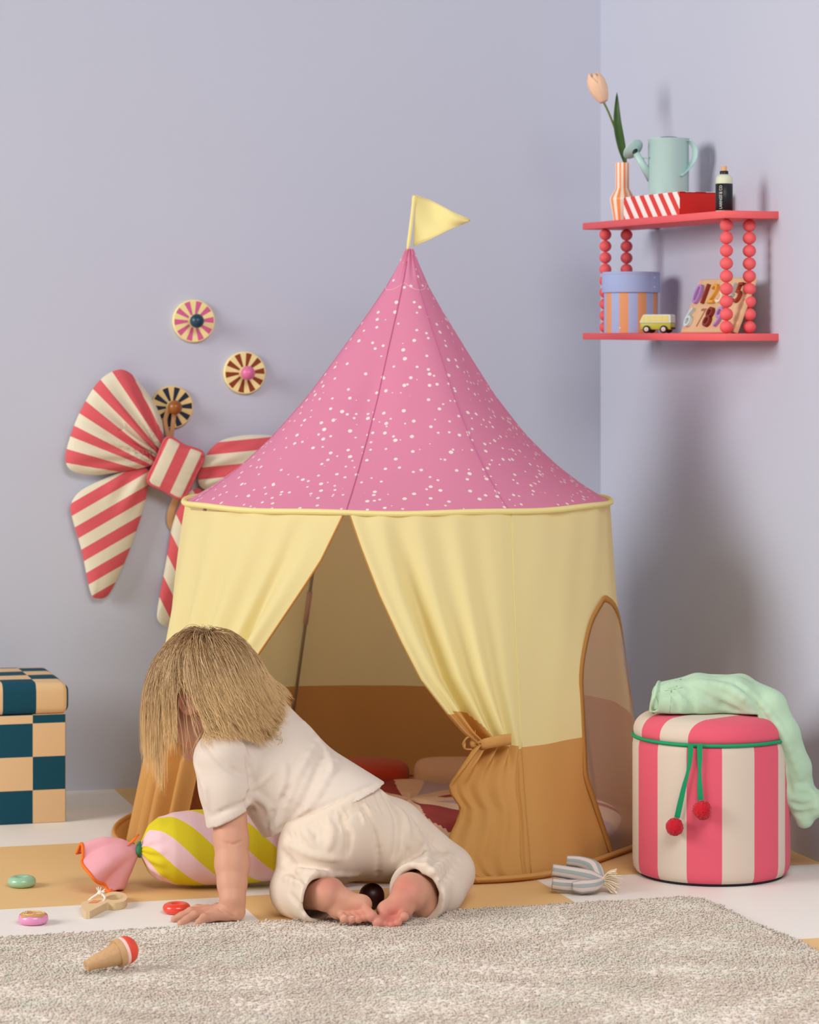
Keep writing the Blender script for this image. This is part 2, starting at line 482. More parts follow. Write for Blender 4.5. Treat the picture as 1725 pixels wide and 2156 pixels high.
for deg0 in (-60, 34, 120, 195):
    mesh('roof_seam', *tube([RF(deg0, t / 40, .0005) for t in range(1, 41)], .0011, 6)[:2], M_pinkseam, tent)
mesh('roof_seam', *tube([RF(lerp(-104, -103, t / 40) - 3 * math.sin(t / 40 * PI), t / 40, .0008) for t in range(2, 41)], .0013, 6)[:2], M_pinkseam, tent)
mesh('apex_stitching', *tube([RF(-20 - 160 * k / 30, .135 + .03 * abs(math.sin(k / 30 * PI * 2)), .0008) for k in range(31)], .0008, 5)[:2], mk('stitch_pink', (245, 190, 210)), tent)
# rim hoop sleeve
rim = []
for k in range(144):
    a = math.radians(k * 2.5); rr = RR + .006
    rim.append(Vector((TC.x + rr * math.cos(a), TC.y + rr * math.sin(a), ZR + .0015 * math.sin(a * 9))))
mesh('rim_hoop', *tube(rim, .0068, 10, closed=True)[:2], M_yel, tent)
# groundsheet with lip
gs = [TW(k * 2.5, 0, .016 + .022 * bump_(k * 2.5, 190, 40)) for k in range(144)]
V = [Vector((BC.x, BC.y, .004))] + [Vector((p.x, p.y, .004)) for p in gs] + [Vector((p.x, p.y, .010)) for p in gs]; n = 144
Fc = [(0, 1 + i, 1 + (i + 1) % n) for i in range(n)] + [(1 + i, 1 + n + i, 1 + n + (i + 1) % n, 1 + (i + 1) % n) for i in range(n)]
mesh('groundsheet', V, Fc, M_mus, tent)
mesh('groundsheet_hem', *tube([Vector((p.x, p.y, .012)) for p in gs], .006, 8, closed=True)[:2], M_mus, tent)
# poles
for deg0 in (-60, 36, 113, 195):
    b = TW(deg0, 0.015, -.03); t_ = TW(deg0, ZR - .01, -.04 if deg0 == 195 else -.02)
    po = mesh('pole', *tube([b, t_] + [RF(deg0, t, -.012) for t in (.92, .8, .6, .4, .2, .05)], .0045, 10)[:2], M_pole, tent)
    mesh('pole_collar', *tube([b.lerp(t_, .56), b.lerp(t_, .67)], .0068, 10)[:2], M_collar, po)
# care tag inside
q = TW(166, .52, -.012)
mesh('care_tag', *box6(q, (.022, 0, .008), (.002, -.002, 0), (-.006, 0, -.014)), mk('tag_white', (235, 220, 205)), tent, smooth=False)
# flag
fp = [P(858, 532, 6.93), P(866, 470, 6.93), P(873, 412, 6.93)]
mesh('flag_sleeve', *tube(smoothpath(fp, 14), [.0075] * 2 + [.0105] * 11 + [.0125] * 2, 14, flat=.45)[:2], M_yel, tent)
def flagf(u, v):
    top = np.array([lerp(876, 990, u), interp(u, [0, .3, .7, 1], [412, 424, 448, 463])]); bot = np.array([lerp(870, 990, u), interp(u, [0, .3, .65, 1], [518, 503, 482, 464])])
    q = top * (1 - v) + bot * v
    return P(q[0], q[1], 6.93 + .008 * math.sin(u * 6 + v * 1.5) * (u ** .5) + .004 * math.sin(9 * u - 5 * v))
V, Fc, U = grid(24, 14, flagf)
fo = mesh('flag', V, Fc, M_yel, tent)
sm = fo.modifiers.new('thick', 'SOLIDIFY'); sm.thickness = .002
hem = [flagf(u, 0) - Vector((0, .001, 0)) for u in np.linspace(0, 1, 14)] + [flagf(u, 1) - Vector((0, .001, 0)) for u in np.linspace(1, 0, 14)]
mesh('flag_hem', *tube(hem, .0016, 6)[:2], M_yel, tent)

# curtains
def curtain(name, lrows, rrows, pyb, pleat, nu=110, nv=120):
    """lrows / rrows: (py, px) of the two edges, top to bottom"""
    def edge_(rows, py):
        ys = [r[0] for r in rows]; xs = [r[1] for r in rows]; return interp(py, ys, xs)
    rw = rrows if isinstance(lrows, tuple) else lrows; py0, py1 = rw[0][0], rw[-1][0]
    V = []; m = nu + 1; info = []
    for j in range(nv + 1):
        py = lerp(py0, py1, j / nv)
        if isinstance(lrows, tuple): aR, zR_ = tw_solve(edge_(rrows, py), py); aL, zL = lrows[0], H - (py - HY) * TW(lrows[0], .4).y / F
        else:
            aL, zL = tw_solve(edge_(lrows, py), py); aR, zR_ = rrows[0], H - (py - HY) * TW(rrows[0], .4).y / F
        zL = max(0, min(ZR, zL)); zR_ = max(0, min(ZR, zR_))
        for i in range(m):
            u = i / nu; a = lerp(aL, aR, u); z = lerp(zL, zR_, u)
            V.append(TW(a, min(z, ZR), pleat(u, py))); info.append((u, py))
    Fc = []; mi = []
    for j in range(nv):
        for i in range(nu):
            Fc.append((j * m + i, j * m + i + 1, (j + 1) * m + i + 1, (j + 1) * m + i))
            u = (i + .5) / nu; py = lerp(py0, py1, (j + .5) / nv); mi.append(1 if py > pyb(u) else 0)
    o = mesh(name, V, Fc, [M_yel, M_mus], tent, mi=mi)
    return o, V, m
RL = [(1072, 737), (1083, 739), (1150, 762), (1250, 800), (1350, 845), (1430, 885), (1500, 938), (1540, 972), (1566, 1003), (1590, 986), (1620, 962), (1650, 942), (1672, 950), (1702, 974), (1732, 968), (1762, 950), (1795, 938), (1825, 960), (1853, 1000)]
def rpl(u, py):
    g = math.exp(-((py - 1566) / 170.0) ** 2); low = min(1, max(0, (py - 1570) / 50)); k = min(1, max(0, (py - 1090) / 250))
    w = (.003 + .007 * k + .007 * g) * (1 - .75 * low) * math.sin(2 * PI * (4.6 * u ** .8) + .6) * (.5 + .5 * math.cos(PI * max(0, u - .6) / .4))
    w += (.030 * math.exp(-((u - .09) / .07) ** 2) - .030 * math.exp(-((u - .24) / .055) ** 2)) * k * (1 - low)
    w += low * (.020 * math.sin(5 * u + (py - 1570) * .030) * (1 - u) ** 2.2 + .006 * math.sin(u * 9 + 1.5) * math.exp(-(py - 1570) / 160) - .010 * math.exp(-((u - .90) / .03) ** 2))
    return (w + .006 - .02 * g * (1 - u) * .5) * min(1, (1 - u) / .08)
rc, RV, rm_ = curtain('right_curtain', RL, (-59.5,), lambda u: interp(u, [0, .12, .3, .42, .5, 1], [1503, 1497, 1500, 1545, 1566, 1571]), rpl)
LL = [(1083, 406), (1150, 399), (1300, 374), (1420, 352), (1520, 330), (1600, 312), (1690, 290), (1790, 280)]
LR = [(1072, 727), (1083, 724), (1180, 678), (1239, 641), (1424, 521), (1520, 462), (1600, 425), (1735, 396), (1790, 390)]
def lpl(u, py):
    k = min(1, max(0, (py - 1085) / 300)); low = min(1, max(0, (py - 1480) / 120))
    w = .030 * k * math.exp(-((u - .92) / .05) ** 2) - .034 * k * math.exp(-((u - .82) / .035) ** 2) + (.003 + .011 * k) * math.sin(2 * PI * 4.3 * u ** 1.3) * (1 - math.exp(-((u - .88) / .12) ** 2))
    w += low * (.010 * math.sin(2 * PI * 6.5 * u + 1.0) * (u > .25) - .016 * math.exp(-((u - .42) / .02) ** 2) - .016 * math.exp(-((u - .80) / .03) ** 2))
    return (w + .004) * min(1, u / .08)
lc, LV, lm_ = curtain('left_curtain', (-168.0,), LR, lambda u: 1545 - 15 * u, lpl)
for nm, VV, m, col in (('curtain_binding', RV, rm_, 0), ('curtain_binding', LV, lm_, lm_ - 1)):
    ed = [VV[j * m + col] for j in range(0, len(VV) // m, 2)]
    mesh(nm, *tube([Vector(e) + Vector((0, .003, 0)) for e in ed], .0042, 8, flat=.6)[:2], M_bind, tent)
# pole seam sleeve of the front right corner
mesh('corner_seam', *tube([TW(-59.5, z, .0005) for z in np.linspace(ZB, ZR - .01, 20)], .0018, 8)[:2], M_yel, tent)
mesh('corner_seam', *tube([TW(-59.5, z, .0005) for z in np.linspace(.01, ZB, 12)], .0018, 8)[:2], M_mus, tent)
# tie band with its knot
tie = [P(1077, 1556, 6.335), P(1050, 1560, 6.32), P(1020, 1566, 6.32), P(1000, 1569, 6.35)]
V, Fc, U = tube(smoothpath(tie, 20), .0135, 12, flat=.28, up=Vector((0, -1, .1)))
tb = MB(); 
pth = [Vector(q) for q in smoothpath(tie, 20)]
V = []; 
for i, q in enumerate(pth):
    h = .0125 - .003 * math.exp(-((i - 17) / 3) ** 2)
    for dz, dy in ((h, .002), (h, -.003), (h * .3, -.0055), (-h * .3, -.0055), (-h, -.003), (-h, .002)): V.append(q + Vector((0, dy, dz)))
Fc = [(i * 6 + a, i * 6 + (a + 1) % 6, i * 6 + 6 + (a + 1) % 6, i * 6 + 6 + a) for i in range(len(pth) - 1) for a in range(6)]
band = mesh('tie_band', V, Fc, M_mus, tent)
kn = MB(); c = P(998, 1565, 6.335)
kn.add(*ball(c, .010, 16, (1, .8, 1.1)))
kn.add(*tube(smoothpath([c, c + Vector((-.010, -.006, .016)), c + Vector((-.022, -.004, .004)), c + Vector((-.020, -.002, -.012)), c + Vector((-.004, 0, -.014))], 16), .0055, 8, flat=.45)[:2])
kn.add(*tube([c + Vector((.002, 0, .008)), c + Vector((.003, -.003, .030))], [.002, .001], 6)[:2])
kn.add(*tube(smoothpath([c + Vector((.004, -.004, 0)), c + Vector((.012, -.010, .004)), c + Vector((.020, -.008, 0))], 8), .005, 8, flat=.5)[:2])
kn.build('tie_knot', M_mus, tent)
# ---------------------------------------------------------------- rug
RZ = .010
cr = FL(1462, 1888, RZ); e1 = (FL(0, 1977, RZ) - FL(1440, 1891, RZ)).normalized(); e2 = (FL(1690, 1990, RZ) - cr).normalized()
M_rugb = mk('rug_backing', (240, 232, 222), .95)
M_pile = mk('rug_pile', (238, 228, 217), .95, attr='tone', spec=.05, transl=.48)
def RG(a, b, z=0.0): return Vector((cr.x, cr.y, z)) + e1 * a + e2 * b
rug = thing('rug', 'large cream shaggy rug lying in front of the tent', 'rug', RG(.9, .6))
V, Fc, U = rbox(RG(.0, .0, .001), e1 * 2.05, e2 * 1.35, Vector((0, 0, RZ)), .01); mesh('rug_backing', V, Fc, M_rugb, rug)
def pile():
    st = .0052; na, nb = int(2.05 / st), int(1.16 / st)
    A, B = np.meshgrid(np.arange(na) * st, np.arange(nb) * st, indexing='ij')
    A = A.ravel() + rng.uniform(-.5, .5, A.size) * st; B = B.ravel() + rng.uniform(-.5, .5, B.size) * st
    rc_ = .03; inside = ~((A < rc_) & (B < rc_) & ((A - rc_) ** 2 + (B - rc_) ** 2 > rc_ ** 2)); A, B = A[inside], B[inside]
    x = cr.x + e1.x * A + e2.x * B; y = cr.y + e1.y * A + e2.y * B
    ok = (np.abs(x / y) < .160); x, y, A, B = x[ok], y[ok], A[ok], B[ok]; n = len(x)
    def low(s, ph):
        return np.sin(A * s + 1.7 * np.sin(B * s * .7 + ph)) * np.cos(B * s * 1.3 + 1.3 * np.sin(A * s * .6 - ph))
    lx = .004 * low(9, 1) + .003 * low(31, 2) + rng.normal(0, .0026, n); ly = .004 * low(8, 4) + .003 * low(27, 3) + rng.normal(0, .0026, n)
    edge = np.clip(1 - np.minimum(A, B) / .012, 0, 1)
    lx -= edge * .004 * (e1.x + e2.x); ly -= edge * .004 * (e1.y + e2.y)
    h = .0068 + .0009 * low(14, 0) + rng.normal(0, .0010, n); w = rng.uniform(.0034, .0052, n); ph = rng.uniform(0, 6.28, n)
    V = np.zeros((n, 10, 3))
    for L, (t, ws) in enumerate(((0, .85), (.5, 1.0), (.88, .85))):
        for k in range(3):
            a = ph + k * 2.0944 + L * .8
            V[:, L * 3 + k, 0] = x + lx * t ** 1.4 + np.cos(a) * w * ws; V[:, L * 3 + k, 1] = y + ly * t ** 1.4 + np.sin(a) * w * ws
            V[:, L * 3 + k, 2] = RZ * .6 + h * t
    V[:, 9, 0] = x + lx; V[:, 9, 1] = y + ly; V[:, 9, 2] = RZ * .6 + h
    f = []
    for L in range(2):
        for k in range(3):
            a, b, c, d = L * 3 + k, L * 3 + (k + 1) % 3, L * 3 + 3 + (k + 1) % 3, L * 3 + 3 + k; f += [(a, b, c), (a, c, d)]
    for k in range(3): f.append((6 + k, 6 + (k + 1) % 3, 9))
    f = np.array(f); Q = (f[None] + (np.arange(n) * 10)[:, None, None]).reshape(-1, 3)
    o = mesh('pile', V.reshape(-1, 3), Q, M_pile, rug)
    tone = (1.0 + .035 * low(11, 2) + .03 * low(43, 1) + rng.normal(0, .035, n)); base = np.array(lin((254, 242, 230))[:3])
    colr = np.ones((n, 10, 4), dtype=np.float32); colr[:, :, :3] = (base[None] * tone[:, None])[:, None, :].clip(0, .97)
    at = o.data.color_attributes.new('tone', 'FLOAT_COLOR', 'POINT'); at.data.foreach_set('color', colr.ravel())
    o['kind'] = 'stuff'
pile()

# ---------------------------------------------------------------- inside the tent
M_red = mk('quilt_red', (178, 62, 36), .95, bump=(60, .4, .004), sheen=.2)
M_beige = mk('cushion_beige', (216, 186, 158), .95, bump=(90, .25, .003), sheen=.2)
M_burg = mk('petal_burgundy', (150, 62, 62), .95, bump=(90, .3, .003))
M_lil = mk('petal_lilac', (178, 164, 178), .95, bump=(90, .3, .003))
M_bq = mk('quilt_brown', (150, 84, 34), .95, bump=(70, .8, .006), sheen=.2)
def pillow(name, c, ex, ey, ez, m, label, cat, group=None, quilt=0.0):
    """puffed rectangle: half vectors ex, ey and half thickness ez"""
    c, ex, ey, ez = map(Vector, (c, ex, ey, ez))
    def f(u, v):
        a = 2 * PI * u; b = PI * (v - .5); ca, sa = math.cos(a), math.sin(a); cb, sb = math.cos(b), math.sin(b)
        q = lambda x, p: math.copysign(abs(x) ** p, x)
        X = q(ca, .35) * q(cb, .45); Y = q(sa, .35) * q(cb, .45); Z = q(sb, .8)
        if quilt: Z *= 1 - quilt * (.5 + .5 * math.cos(X * 9)) * .3
        return c + ex * X + ey * Y + ez * Z
    V, Fc, U = grid(72, 36, f, cu=True)
    o = mesh(name, V, Fc, m, None, loc=c - Vector((0, 0, abs(ez.z) + abs(ex.z) + abs(ey.z)))); return tagp(o, label, cat, group)
pillow('floor_cushion', (P(700, 1640, 7.2).x, 7.21, .072), (.20, .01, 0), (0, 0, .066), (0, .11, 0), M_red, 'dark red quilted cushion at the back of the tent', 'cushion', 'cushions inside the tent', .3)
pillow('floor_cushion', (P(962, 1640, 7.2).x, 7.20, .074), (.112, .006, 0), (0, 0, .068), (0, .10, 0), M_beige, 'plain beige cushion at the back of the tent beside the red one', 'cushion', 'cushions inside the tent')
pillow('floor_cushion', (-.47, 6.93, .09), (.09, -.03, 0), (0.01, 0, .085), (.02, .07, 0), M_bq, 'brown quilted cushion inside the tent behind the left curtain', 'cushion', 'cushions inside the tent', .6)
# round play mat with petals
MC = Vector((.0, 6.84, .012))
def pm(u, v):
    r = .53 * math.sin(min(v * 1.15, 1) * PI / 2) if v < .87 else .53 * (1 - (v - .87) * .35)
    a = u * 2 * PI; hgt = .07 * (1 - (v / .8) ** 6) if v < .8 else 0
    r = .52 * v if v < .8 else .52 * (.8 + .2 * math.sin((v - .8) / .2 * PI * .75) / 1.0)
    z = .085 if v < .7 else .085 * max(0, math.cos((v - .7) / .3 * PI / 2)) ** .7
    z *= 1 + .06 * math.sin(5 * r * 6) * math.cos(a * 8)
    return MC + Vector((r * math.cos(a), r * math.sin(a) * .98, max(z, 0)))
V, Fc, U = grid(360, 90, pm, cu=True)
mi = []
for f in Fc:
    c = sum((Vector(V[i]) for i in f), Vector()) / len(f) - MC; a = math.atan2(c.y, c.x); r = math.hypot(c.x, c.y)
    k = a / (2 * PI) * 8; fr = (k % 1) - .5; w = .5 * max(0, math.sin(min(1, r / .5) * PI * .93)) ** .8
    mi.append((1 if int(k // 1) % 2 == 0 else 2) if abs(fr) < w * .62 else (1 if r > .40 and abs(fr) > .44 else 0))
tagp(mesh('play_mat', V, Fc, [M_beige, M_burg, M_lil], None, mi=mi, loc=MC), 'round padded play mat with burgundy and lilac petals on the tent floor', 'mat')

# ---------------------------------------------------------------- storage box
M_chk = mk('box_check', (222, 188, 146), .85, col2=(20, 74, 94), mode='check', bump=(600, .08, .001), spec=.2)
cor = FL(139, 1731); BH = .276
box = thing('storage_box', 'teal and beige checked storage box with padded lid by the back wall', 'box', cor - EU * .19 - EV * .19)
S_ = .0846
def chk(o, ex, ey, ez, name, rad, par, dome=0.0):
    V, Fc, U = rbox(o, ex, ey, ez, rad, 4); o = Vector(o); X, Yv, Z = Vector(ex).normalized(), Vector(ey).normalized(), Vector(ez).normalized()
    nv, nf, nuv = [], [], []
    W = [Vector(v) for v in V]
    if dome:
        for i, w in enumerate(W):
            d = w - o; a = d.dot(X) / Vector(ex).length * 2 - 1; b = d.dot(Yv) / Vector(ey).length * 2 - 1
            if d.dot(Z) > Vector(ez).length * .5: W[i] = w + Z * dome * max(0, 1 - abs(a) ** 3) * max(0, 1 - abs(b) ** 3)
    for f in Fc:
        q = [W[i] for i in f]; n = (q[1] - q[0]).cross(q[2] - q[0]) if len(q) > 2 else Z
        if n.length < 1e-12 and len(q) > 3: n = (q[2] - q[0]).cross(q[3] - q[0])
        n = n.normalized() if n.length else Z; k = len(nv); nv += q; nf.append(tuple(range(k, k + len(q))))
        ax = max((abs(n.dot(Z)), 2), (abs(n.dot(Yv)), 1), (abs(n.dot(X)), 0))[1]
        for w in q:
            d = w - o - Vector(ex)
            a, b, c = d.dot(X) / S_ + 1.0, -(w - o).dot(Yv) / S_, d.dot(Z) / S_
            nuv.append({2: (a, b + 1.0), 1: (a, c), 0: (b, c)}[ax])
    ob = mesh(name, nv, nf, M_chk, par, uv=nuv, smooth=True)
    md = ob.modifiers.new('weld', 'WELD'); md.merge_threshold = .00005
    return ob
bw, bd = .381, .36
chk(cor - EU * bw - Vector((0, 0, 0)), EU * bw, EV * -bd, Vector((0, 0, .276)), 'box_body', .004, box)
lo = cor - EU * (bw + .008) + EV * .008 + Vector((0, 0, .276)); ov = .016
chk(lo, EU * (bw + ov), EV * -(bd + ov), Vector((0, 0, .078)), 'box_lid', .022, box, dome=.012)

# ---------------------------------------------------------------- wall hooks and the bow
def wall_hook(px, py, cA, cB, cK, label, rad=.0585, rot=0.0):
    c = on_back_wall(px, py, 0); t = thing('wall_hook', label, 'wall hook', c, 'round striped wall hooks')
    V, Fc, U = lathe([(.001, 0), (rad, 0), (rad, .011), (rad - .002, .013), (.001, .013)], 80, c, EV, stripes=20, rot=rot)
    keep = mk('hook_rim', cA, .5); mm = mk('hook_stripes', cB, .5, col2=cA, mode='stripe')
    mi = [1 if max(V[i][1] for i in f) else 0 for f in Fc]
    mi = []
    for f in Fc:
        q = sum((Vector(V[i]) for i in f), Vector()) / len(f) - c
        mi.append(1 if q.dot(EV) > .0125 and len(f) == 4 else 0)
    V2, F2, U2 = lathe([(rad - .0035, .01305), (rad * .3, .01315)], 80, c, EV, stripes=20, rot=rot, caps=False)
    m = MB(); m.add(V, Fc, U, 0); m.add(V2, F2, U2, 1); m.build('disc', [keep, mm], t, sharp=40)
    k = MB(); k.add(*tube([c + EV * .01, c + EV * .04], .007, 12)); k.add(*ball(c + EV * .052, .0195, 28))
    k.build('knob', mk('hook_knob', cK, .35, spec=.5), t)
    return t
wall_hook(407, 676, (244, 228, 160), (214, 98, 146), (22, 62, 84), 'round wall hook with pink and cream rays and a teal knob', rot=.1)
wall_hook(514, 785, (244, 226, 162), (138, 58, 22), (222, 112, 160), 'round wall hook with brown and cream rays and a pink knob', rot=.06)
wall_hook(361, 857, (232, 204, 140), (24, 38, 58), (150, 84, 24), 'round wall hook with navy and cream rays and a brown wooden knob', rot=.1)

M_bow = mk('bow_stripes', (222, 214, 190), .92, col2=(212, 90, 98), mode='stripe', bump=(350, .3, .002), sheen=.15)
M_bowe = mk('bow_piping', (210, 90, 98), .9)
bow = thing('wall_decoration', 'big red and cream striped fabric bow hanging on the back wall', 'bow', on_back_wall(360, 975, .02))
def puffy(name, outline, center, thick, off, uvf, rings=14, n=140, fold=None, piping=True):
    """padded shape: outline (pixels, on the wall) filled towards center, swollen off the wall"""
    p = [np.array(q, float) for q in outline]; per = p + [p[0]]
    pts = []
    q = [np.array(a) for a in per]; k = len(p)
    for i in range(n):
        t = i / n * k; j = int(t); t -= j; a, b, c, d = p[(j - 1) % k], p[j % k], p[(j + 1) % k], p[(j + 2) % k]
        pts.append(.5 * (2 * b + (c - a) * t + (2 * a - 5 * b + 4 * c - d) * t * t + (3 * b - a - 3 * c + d) * t ** 3))
    c = np.array(center, float); V = []; U = []
    for side in (1, -1):
        for j in range(rings + 1):
            s = 1 - j / rings
            for i in range(n):
                q = c + (pts[i] - c) * s; hgt = thick * max(0, 1 - s ** 2.6) ** .5 if s < 1 else 0
                if fold and side > 0: hgt += fold(q[0], q[1], s) * min(1, (1 - s) * 6)
                V.append(on_back_wall(q[0], q[1], off + side * hgt)); U.append(uvf(q[0], q[1]))
    Fc = []
    for sd in range(2):
        o = sd * (rings + 1) * n
        for j in range(rings):
            for i in range(n):
                f = (o + j * n + i, o + j * n + (i + 1) % n, o + (j + 1) * n + (i + 1) % n, o + (j + 1) * n + i); Fc.append(f if sd else f[::-1])
    ob = mesh(name, V, Fc, M_bow, bow, uv=U)
    if piping: mesh('piping', *tube([on_back_wall(q[0], q[1], off) for q in pts], .0038, 8, closed=True)[:2], M_bowe, ob)
    return ob
def fan(bounds, cx, cy):
    xs = sorted(bounds)
    return lambda x, y: (float(np.interp(math.degrees(math.atan2(cy - y, cx - x)), xs, range(len(xs)))), 0.0)
def foldfan(cx, cy, n, amp, far):
    return lambda x, y, s: amp * math.sin(math.degrees(math.atan2(cy - y, cx - x)) * n) * max(0, 1 - math.hypot(x - cx, y - cy) / far)
L_loop = [(338, 950), (344, 905), (332, 862), (305, 820), (275, 786), (245, 779), (205, 806), (168, 868), (146, 925), (138, 965), (150, 990), (195, 1000), (250, 994), (300, 985), (325, 975)]
puffy('left_loop', L_loop, (262, 900), .034, .040, fan([-30, 5, 9.5, 16, 22, 27, 33, 39, 45, 50, 56, 63, 80], 395, 1018), fold=foldfan(345, 965, .42, .016, 210), piping=False)
R_loop = [(418, 1000), (440, 950), (475, 924), (540, 915), (600, 925), (625, 960), (610, 1010), (560, 1040), (490, 1035), (430, 1030)]
puffy('right_loop', R_loop, (520, 978), .030, .036, fan([120, 144, 156, 166, 176, 186, 200, 215], 330, 1010) if False else (lambda x, y: ((y - 952 + .10 * (x - 500)) / 25.0 + 3.0, 0)), fold=lambda x, y, s: .009 * math.sin((y + .3 * x) * .16) * max(0, 1 - abs(x - 430) / 110), piping=False)
L_tail = [(312, 990), (308, 1045), (290, 1110), (262, 1185), (230, 1250), (205, 1260), (190, 1245), (172, 1160), (152, 1090), (150, 1060), (172, 1032), (225, 1006), (275, 988)]
puffy('left_tail', L_tail, (228, 1110), .024, .030, lambda x, y: ((y + .58 * x - 1188) / 27.5 + 1.5, 0), fold=lambda x, y, s: .008 * math.sin((x + y * .6) * .12) * max(0, 1 - math.hypot(x - 312, y - 990) / 120), piping=False)
R_tail = [(398, 1035), (425, 1032), (440, 1080), (420, 1170), (398, 1240), (378, 1300), (355, 1318), (334, 1308), (332, 1280), (350, 1180), (362, 1110), (378, 1065)]
puffy('right_tail', R_tail, (385, 1170), .020, .026, lambda x, y: ((y - 2 * x - 372) / 61.0 + 1.5, 0), fold=None, piping=False)
K = [(352, 922), (388, 938), (428, 956), (412, 1000), (384, 1048), (345, 1032), (312, 1012), (330, 968)]
puffy('knot', K, (370, 984), .011, .072, lambda x, y: ((((x - 352) * .90 - (y - 922) * -.42) - 4) / 25.0 + 1.0, 0), fold=lambda x, y, s: .0015 * math.sin((y - .45 * x) * .28))
kv = K
m = MB(); ring = []
for i in range(24):
    t = i / 24 * 8; j = int(t); t -= j; a = np.array(K[j]); b = np.array(K[(j + 1) % 8]); ring.append(a + (b - a) * t)
V = [on_back_wall(*(np.array((370, 984)) + (q - np.array((370, 984))) * .97), .070) for q in ring] + [on_back_wall(*(np.array((370, 984)) + (q - np.array((370, 984))) * .97), .004) for q in ring]
mesh('knot_back', V, [(i, (i + 1) % 24, 24 + (i + 1) % 24, 24 + i) for i in range(24)], M_bow, bow, uv=[(.5, 0)] * 48)
M_loop = mk('leather_strap', (196, 152, 108), .7)
def strap(name, pts, w, par, m=M_loop):
    p = [Vector(q) for q in smoothpath(pts, 24)]
    V, Fc, U = tube(p, w, 10, flat=.22, up=EV); return mesh(name, V, Fc, m, par)
strap('hanging_loop', [on_back_wall(356, 925, .03), on_back_wall(348, 890, .034), on_back_wall(352, 868, .038), on_back_wall(360, 858, .048), on_back_wall(367, 868, .038), on_back_wall(364, 895, .034), on_back_wall(360, 925, .03)], .006, bow)
strap('strap_end', [on_back_wall(376, 1040, .02), on_back_wall(362, 1075, .02), on_back_wall(360, 1100, .012), on_back_wall(372, 1120, .01)], .011, bow)

# ---------------------------------------------------------------- bead shelf on the right wall
C0 = Vector((.7601, 6.70, 0)); SA = math.radians(19.8)
E1 = Vector((-math.sin(SA), math.cos(SA), 0)); E2 = Vector((math.cos(SA), math.sin(SA), 0))
SL, SD = .864, .146
def SH(a, b, z=0.0): return C0 + E1 * a + E2 * b + Vector((0, 0, z + a * .004 / SL))
def a_of(px, b):
    lo_, hi_ = -.1, 1.2
    for q in range(40):
        m_ = (lo_ + hi_) / 2
        if pxof(SH(m_, b)) > px: lo_ = m_
        else: hi_ = m_
    return lo_
ZT, ZTu, ZL, ZLu = 1.537, 1.519, 1.2406, 1.2226
M_shelf = mk('shelf_coral', (230, 96, 100), .6, bump=(200, .04, .001), spec=.35)
shelf = thing('wall_shelf', 'coral red two-tier wall shelf with bead posts on the right wall', 'shelf', SH(SL / 2, SD / 2, ZLu))
for zt, zu in ((ZT, ZTu), (ZL, ZLu)):
    mesh('shelf_board', *rbox(SH(0, 0, zu), E1 * SL + Vector((0, 0, .004)), E2 * SD, Vector((0, 0, zt - zu)), .0012, 2)[:2], M_shelf, shelf, sharp=50)
cl0 = SH(0, 0, ZLu)
for zu in (ZTu, ZLu):   # wall cleats that carry the boards
    q = SH(.02, SD - .003, zu - .0)
    mesh('wall_cleat', *box6(q + Vector((0, 0, .003)), E2 * .012, E1 * .03, Vector((0, 0, .012)))[:2], mk('cleat_dark', (60, 50, 55), .6), shelf, smooth=False)
    q = SH(.80, SD - .003, zu)
    mesh('wall_cleat', *box6(q + Vector((0, 0, .003)), E2 * .066, E1 * .03, Vector((0, 0, .012)))[:2], bpy.data.materials['cleat_dark'], shelf, smooth=False)
bead0 = None
aR = .053; aLl = a_of(1275, .03)
for a, b in ((aR, .03), (aR, .092), (aLl, .03), (aLl, .092)):
    base = SH(a, b, ZL)
    post = mesh('bead_post', *tube([base + Vector((0, 0, .001)), base + Vector((0, 0, ZTu - ZL - .001))], .004, 8)[:2], M_shelf, shelf)
    for k in range(9):
        c = base + Vector((0, 0, (k + .5) * (ZTu - ZL) / 9))
        if bead0 is None:
            bead0 = mesh('bead', *ball(c, .0163, 28, (1, 1, .95))[:2], M_shelf, post); b0c = c.copy()
        else:
            q = bead0.copy(); COL.objects.link(q); q.parent = post; q.location = bead0.location + (c - b0c); 
            if post.name != bead0.parent.name: q.location = bead0.location + (c - b0c)
            ORG[q.name] = Vector((0, 0, 0))

# vase with tulip
M_vase = mk('vase_stripes', (244, 148, 84), .35, col2=(248, 232, 214), mode='stripe', spec=.5)
va = a_of(1311, .05); vb = SH(va, .05, ZT); 
hy = vb.y
def zz(py, Y): return H - (py - HY) * Y / F
vprof = [(.001, 0), (.0235, 0), (.034, zz(421, hy) - vb.z), (.0335, zz(417, hy) - vb.z), (.0185, zz(397, hy) - vb.z), (.0185, zz(343, hy) - vb.z), (.0155, zz(343, hy) - vb.z), (.015, zz(380, hy) - vb.z), (.001, zz(382, hy) - vb.z)]
vase = mesh('vase', *lathe(vprof, 20, vb, caps=False, rot=.25, stripes=20)[:2], M_vase, None, uv=lathe(vprof, 20, vb, caps=False, stripes=20)[2], smooth=False, loc=vb)
tagp(vase, 'faceted orange and white striped vase on the top shelf', 'vase')
tul = thing('tulip', 'single pale peach tulip standing in the orange striped vase', 'tulip', P(1318, 384, hy) )
M_stem = mk('stem_green', (98, 118, 44), .6); M_leaf = mk('leaf_green', (50, 84, 30), .5, spec=.4, var=.1, vscale=60); M_pet = mk('tulip_petal', (250, 212, 180), .7, transl=.2, var=.03, vscale=40)
mesh('stem', *tube(smoothpath([P(1322, 382, hy), P(1316, 342, hy), P(1302, 290, hy), P(1284, 242, hy), P(1270, 212, hy)], 20), .0028, 8)[:2], M_stem, tul)
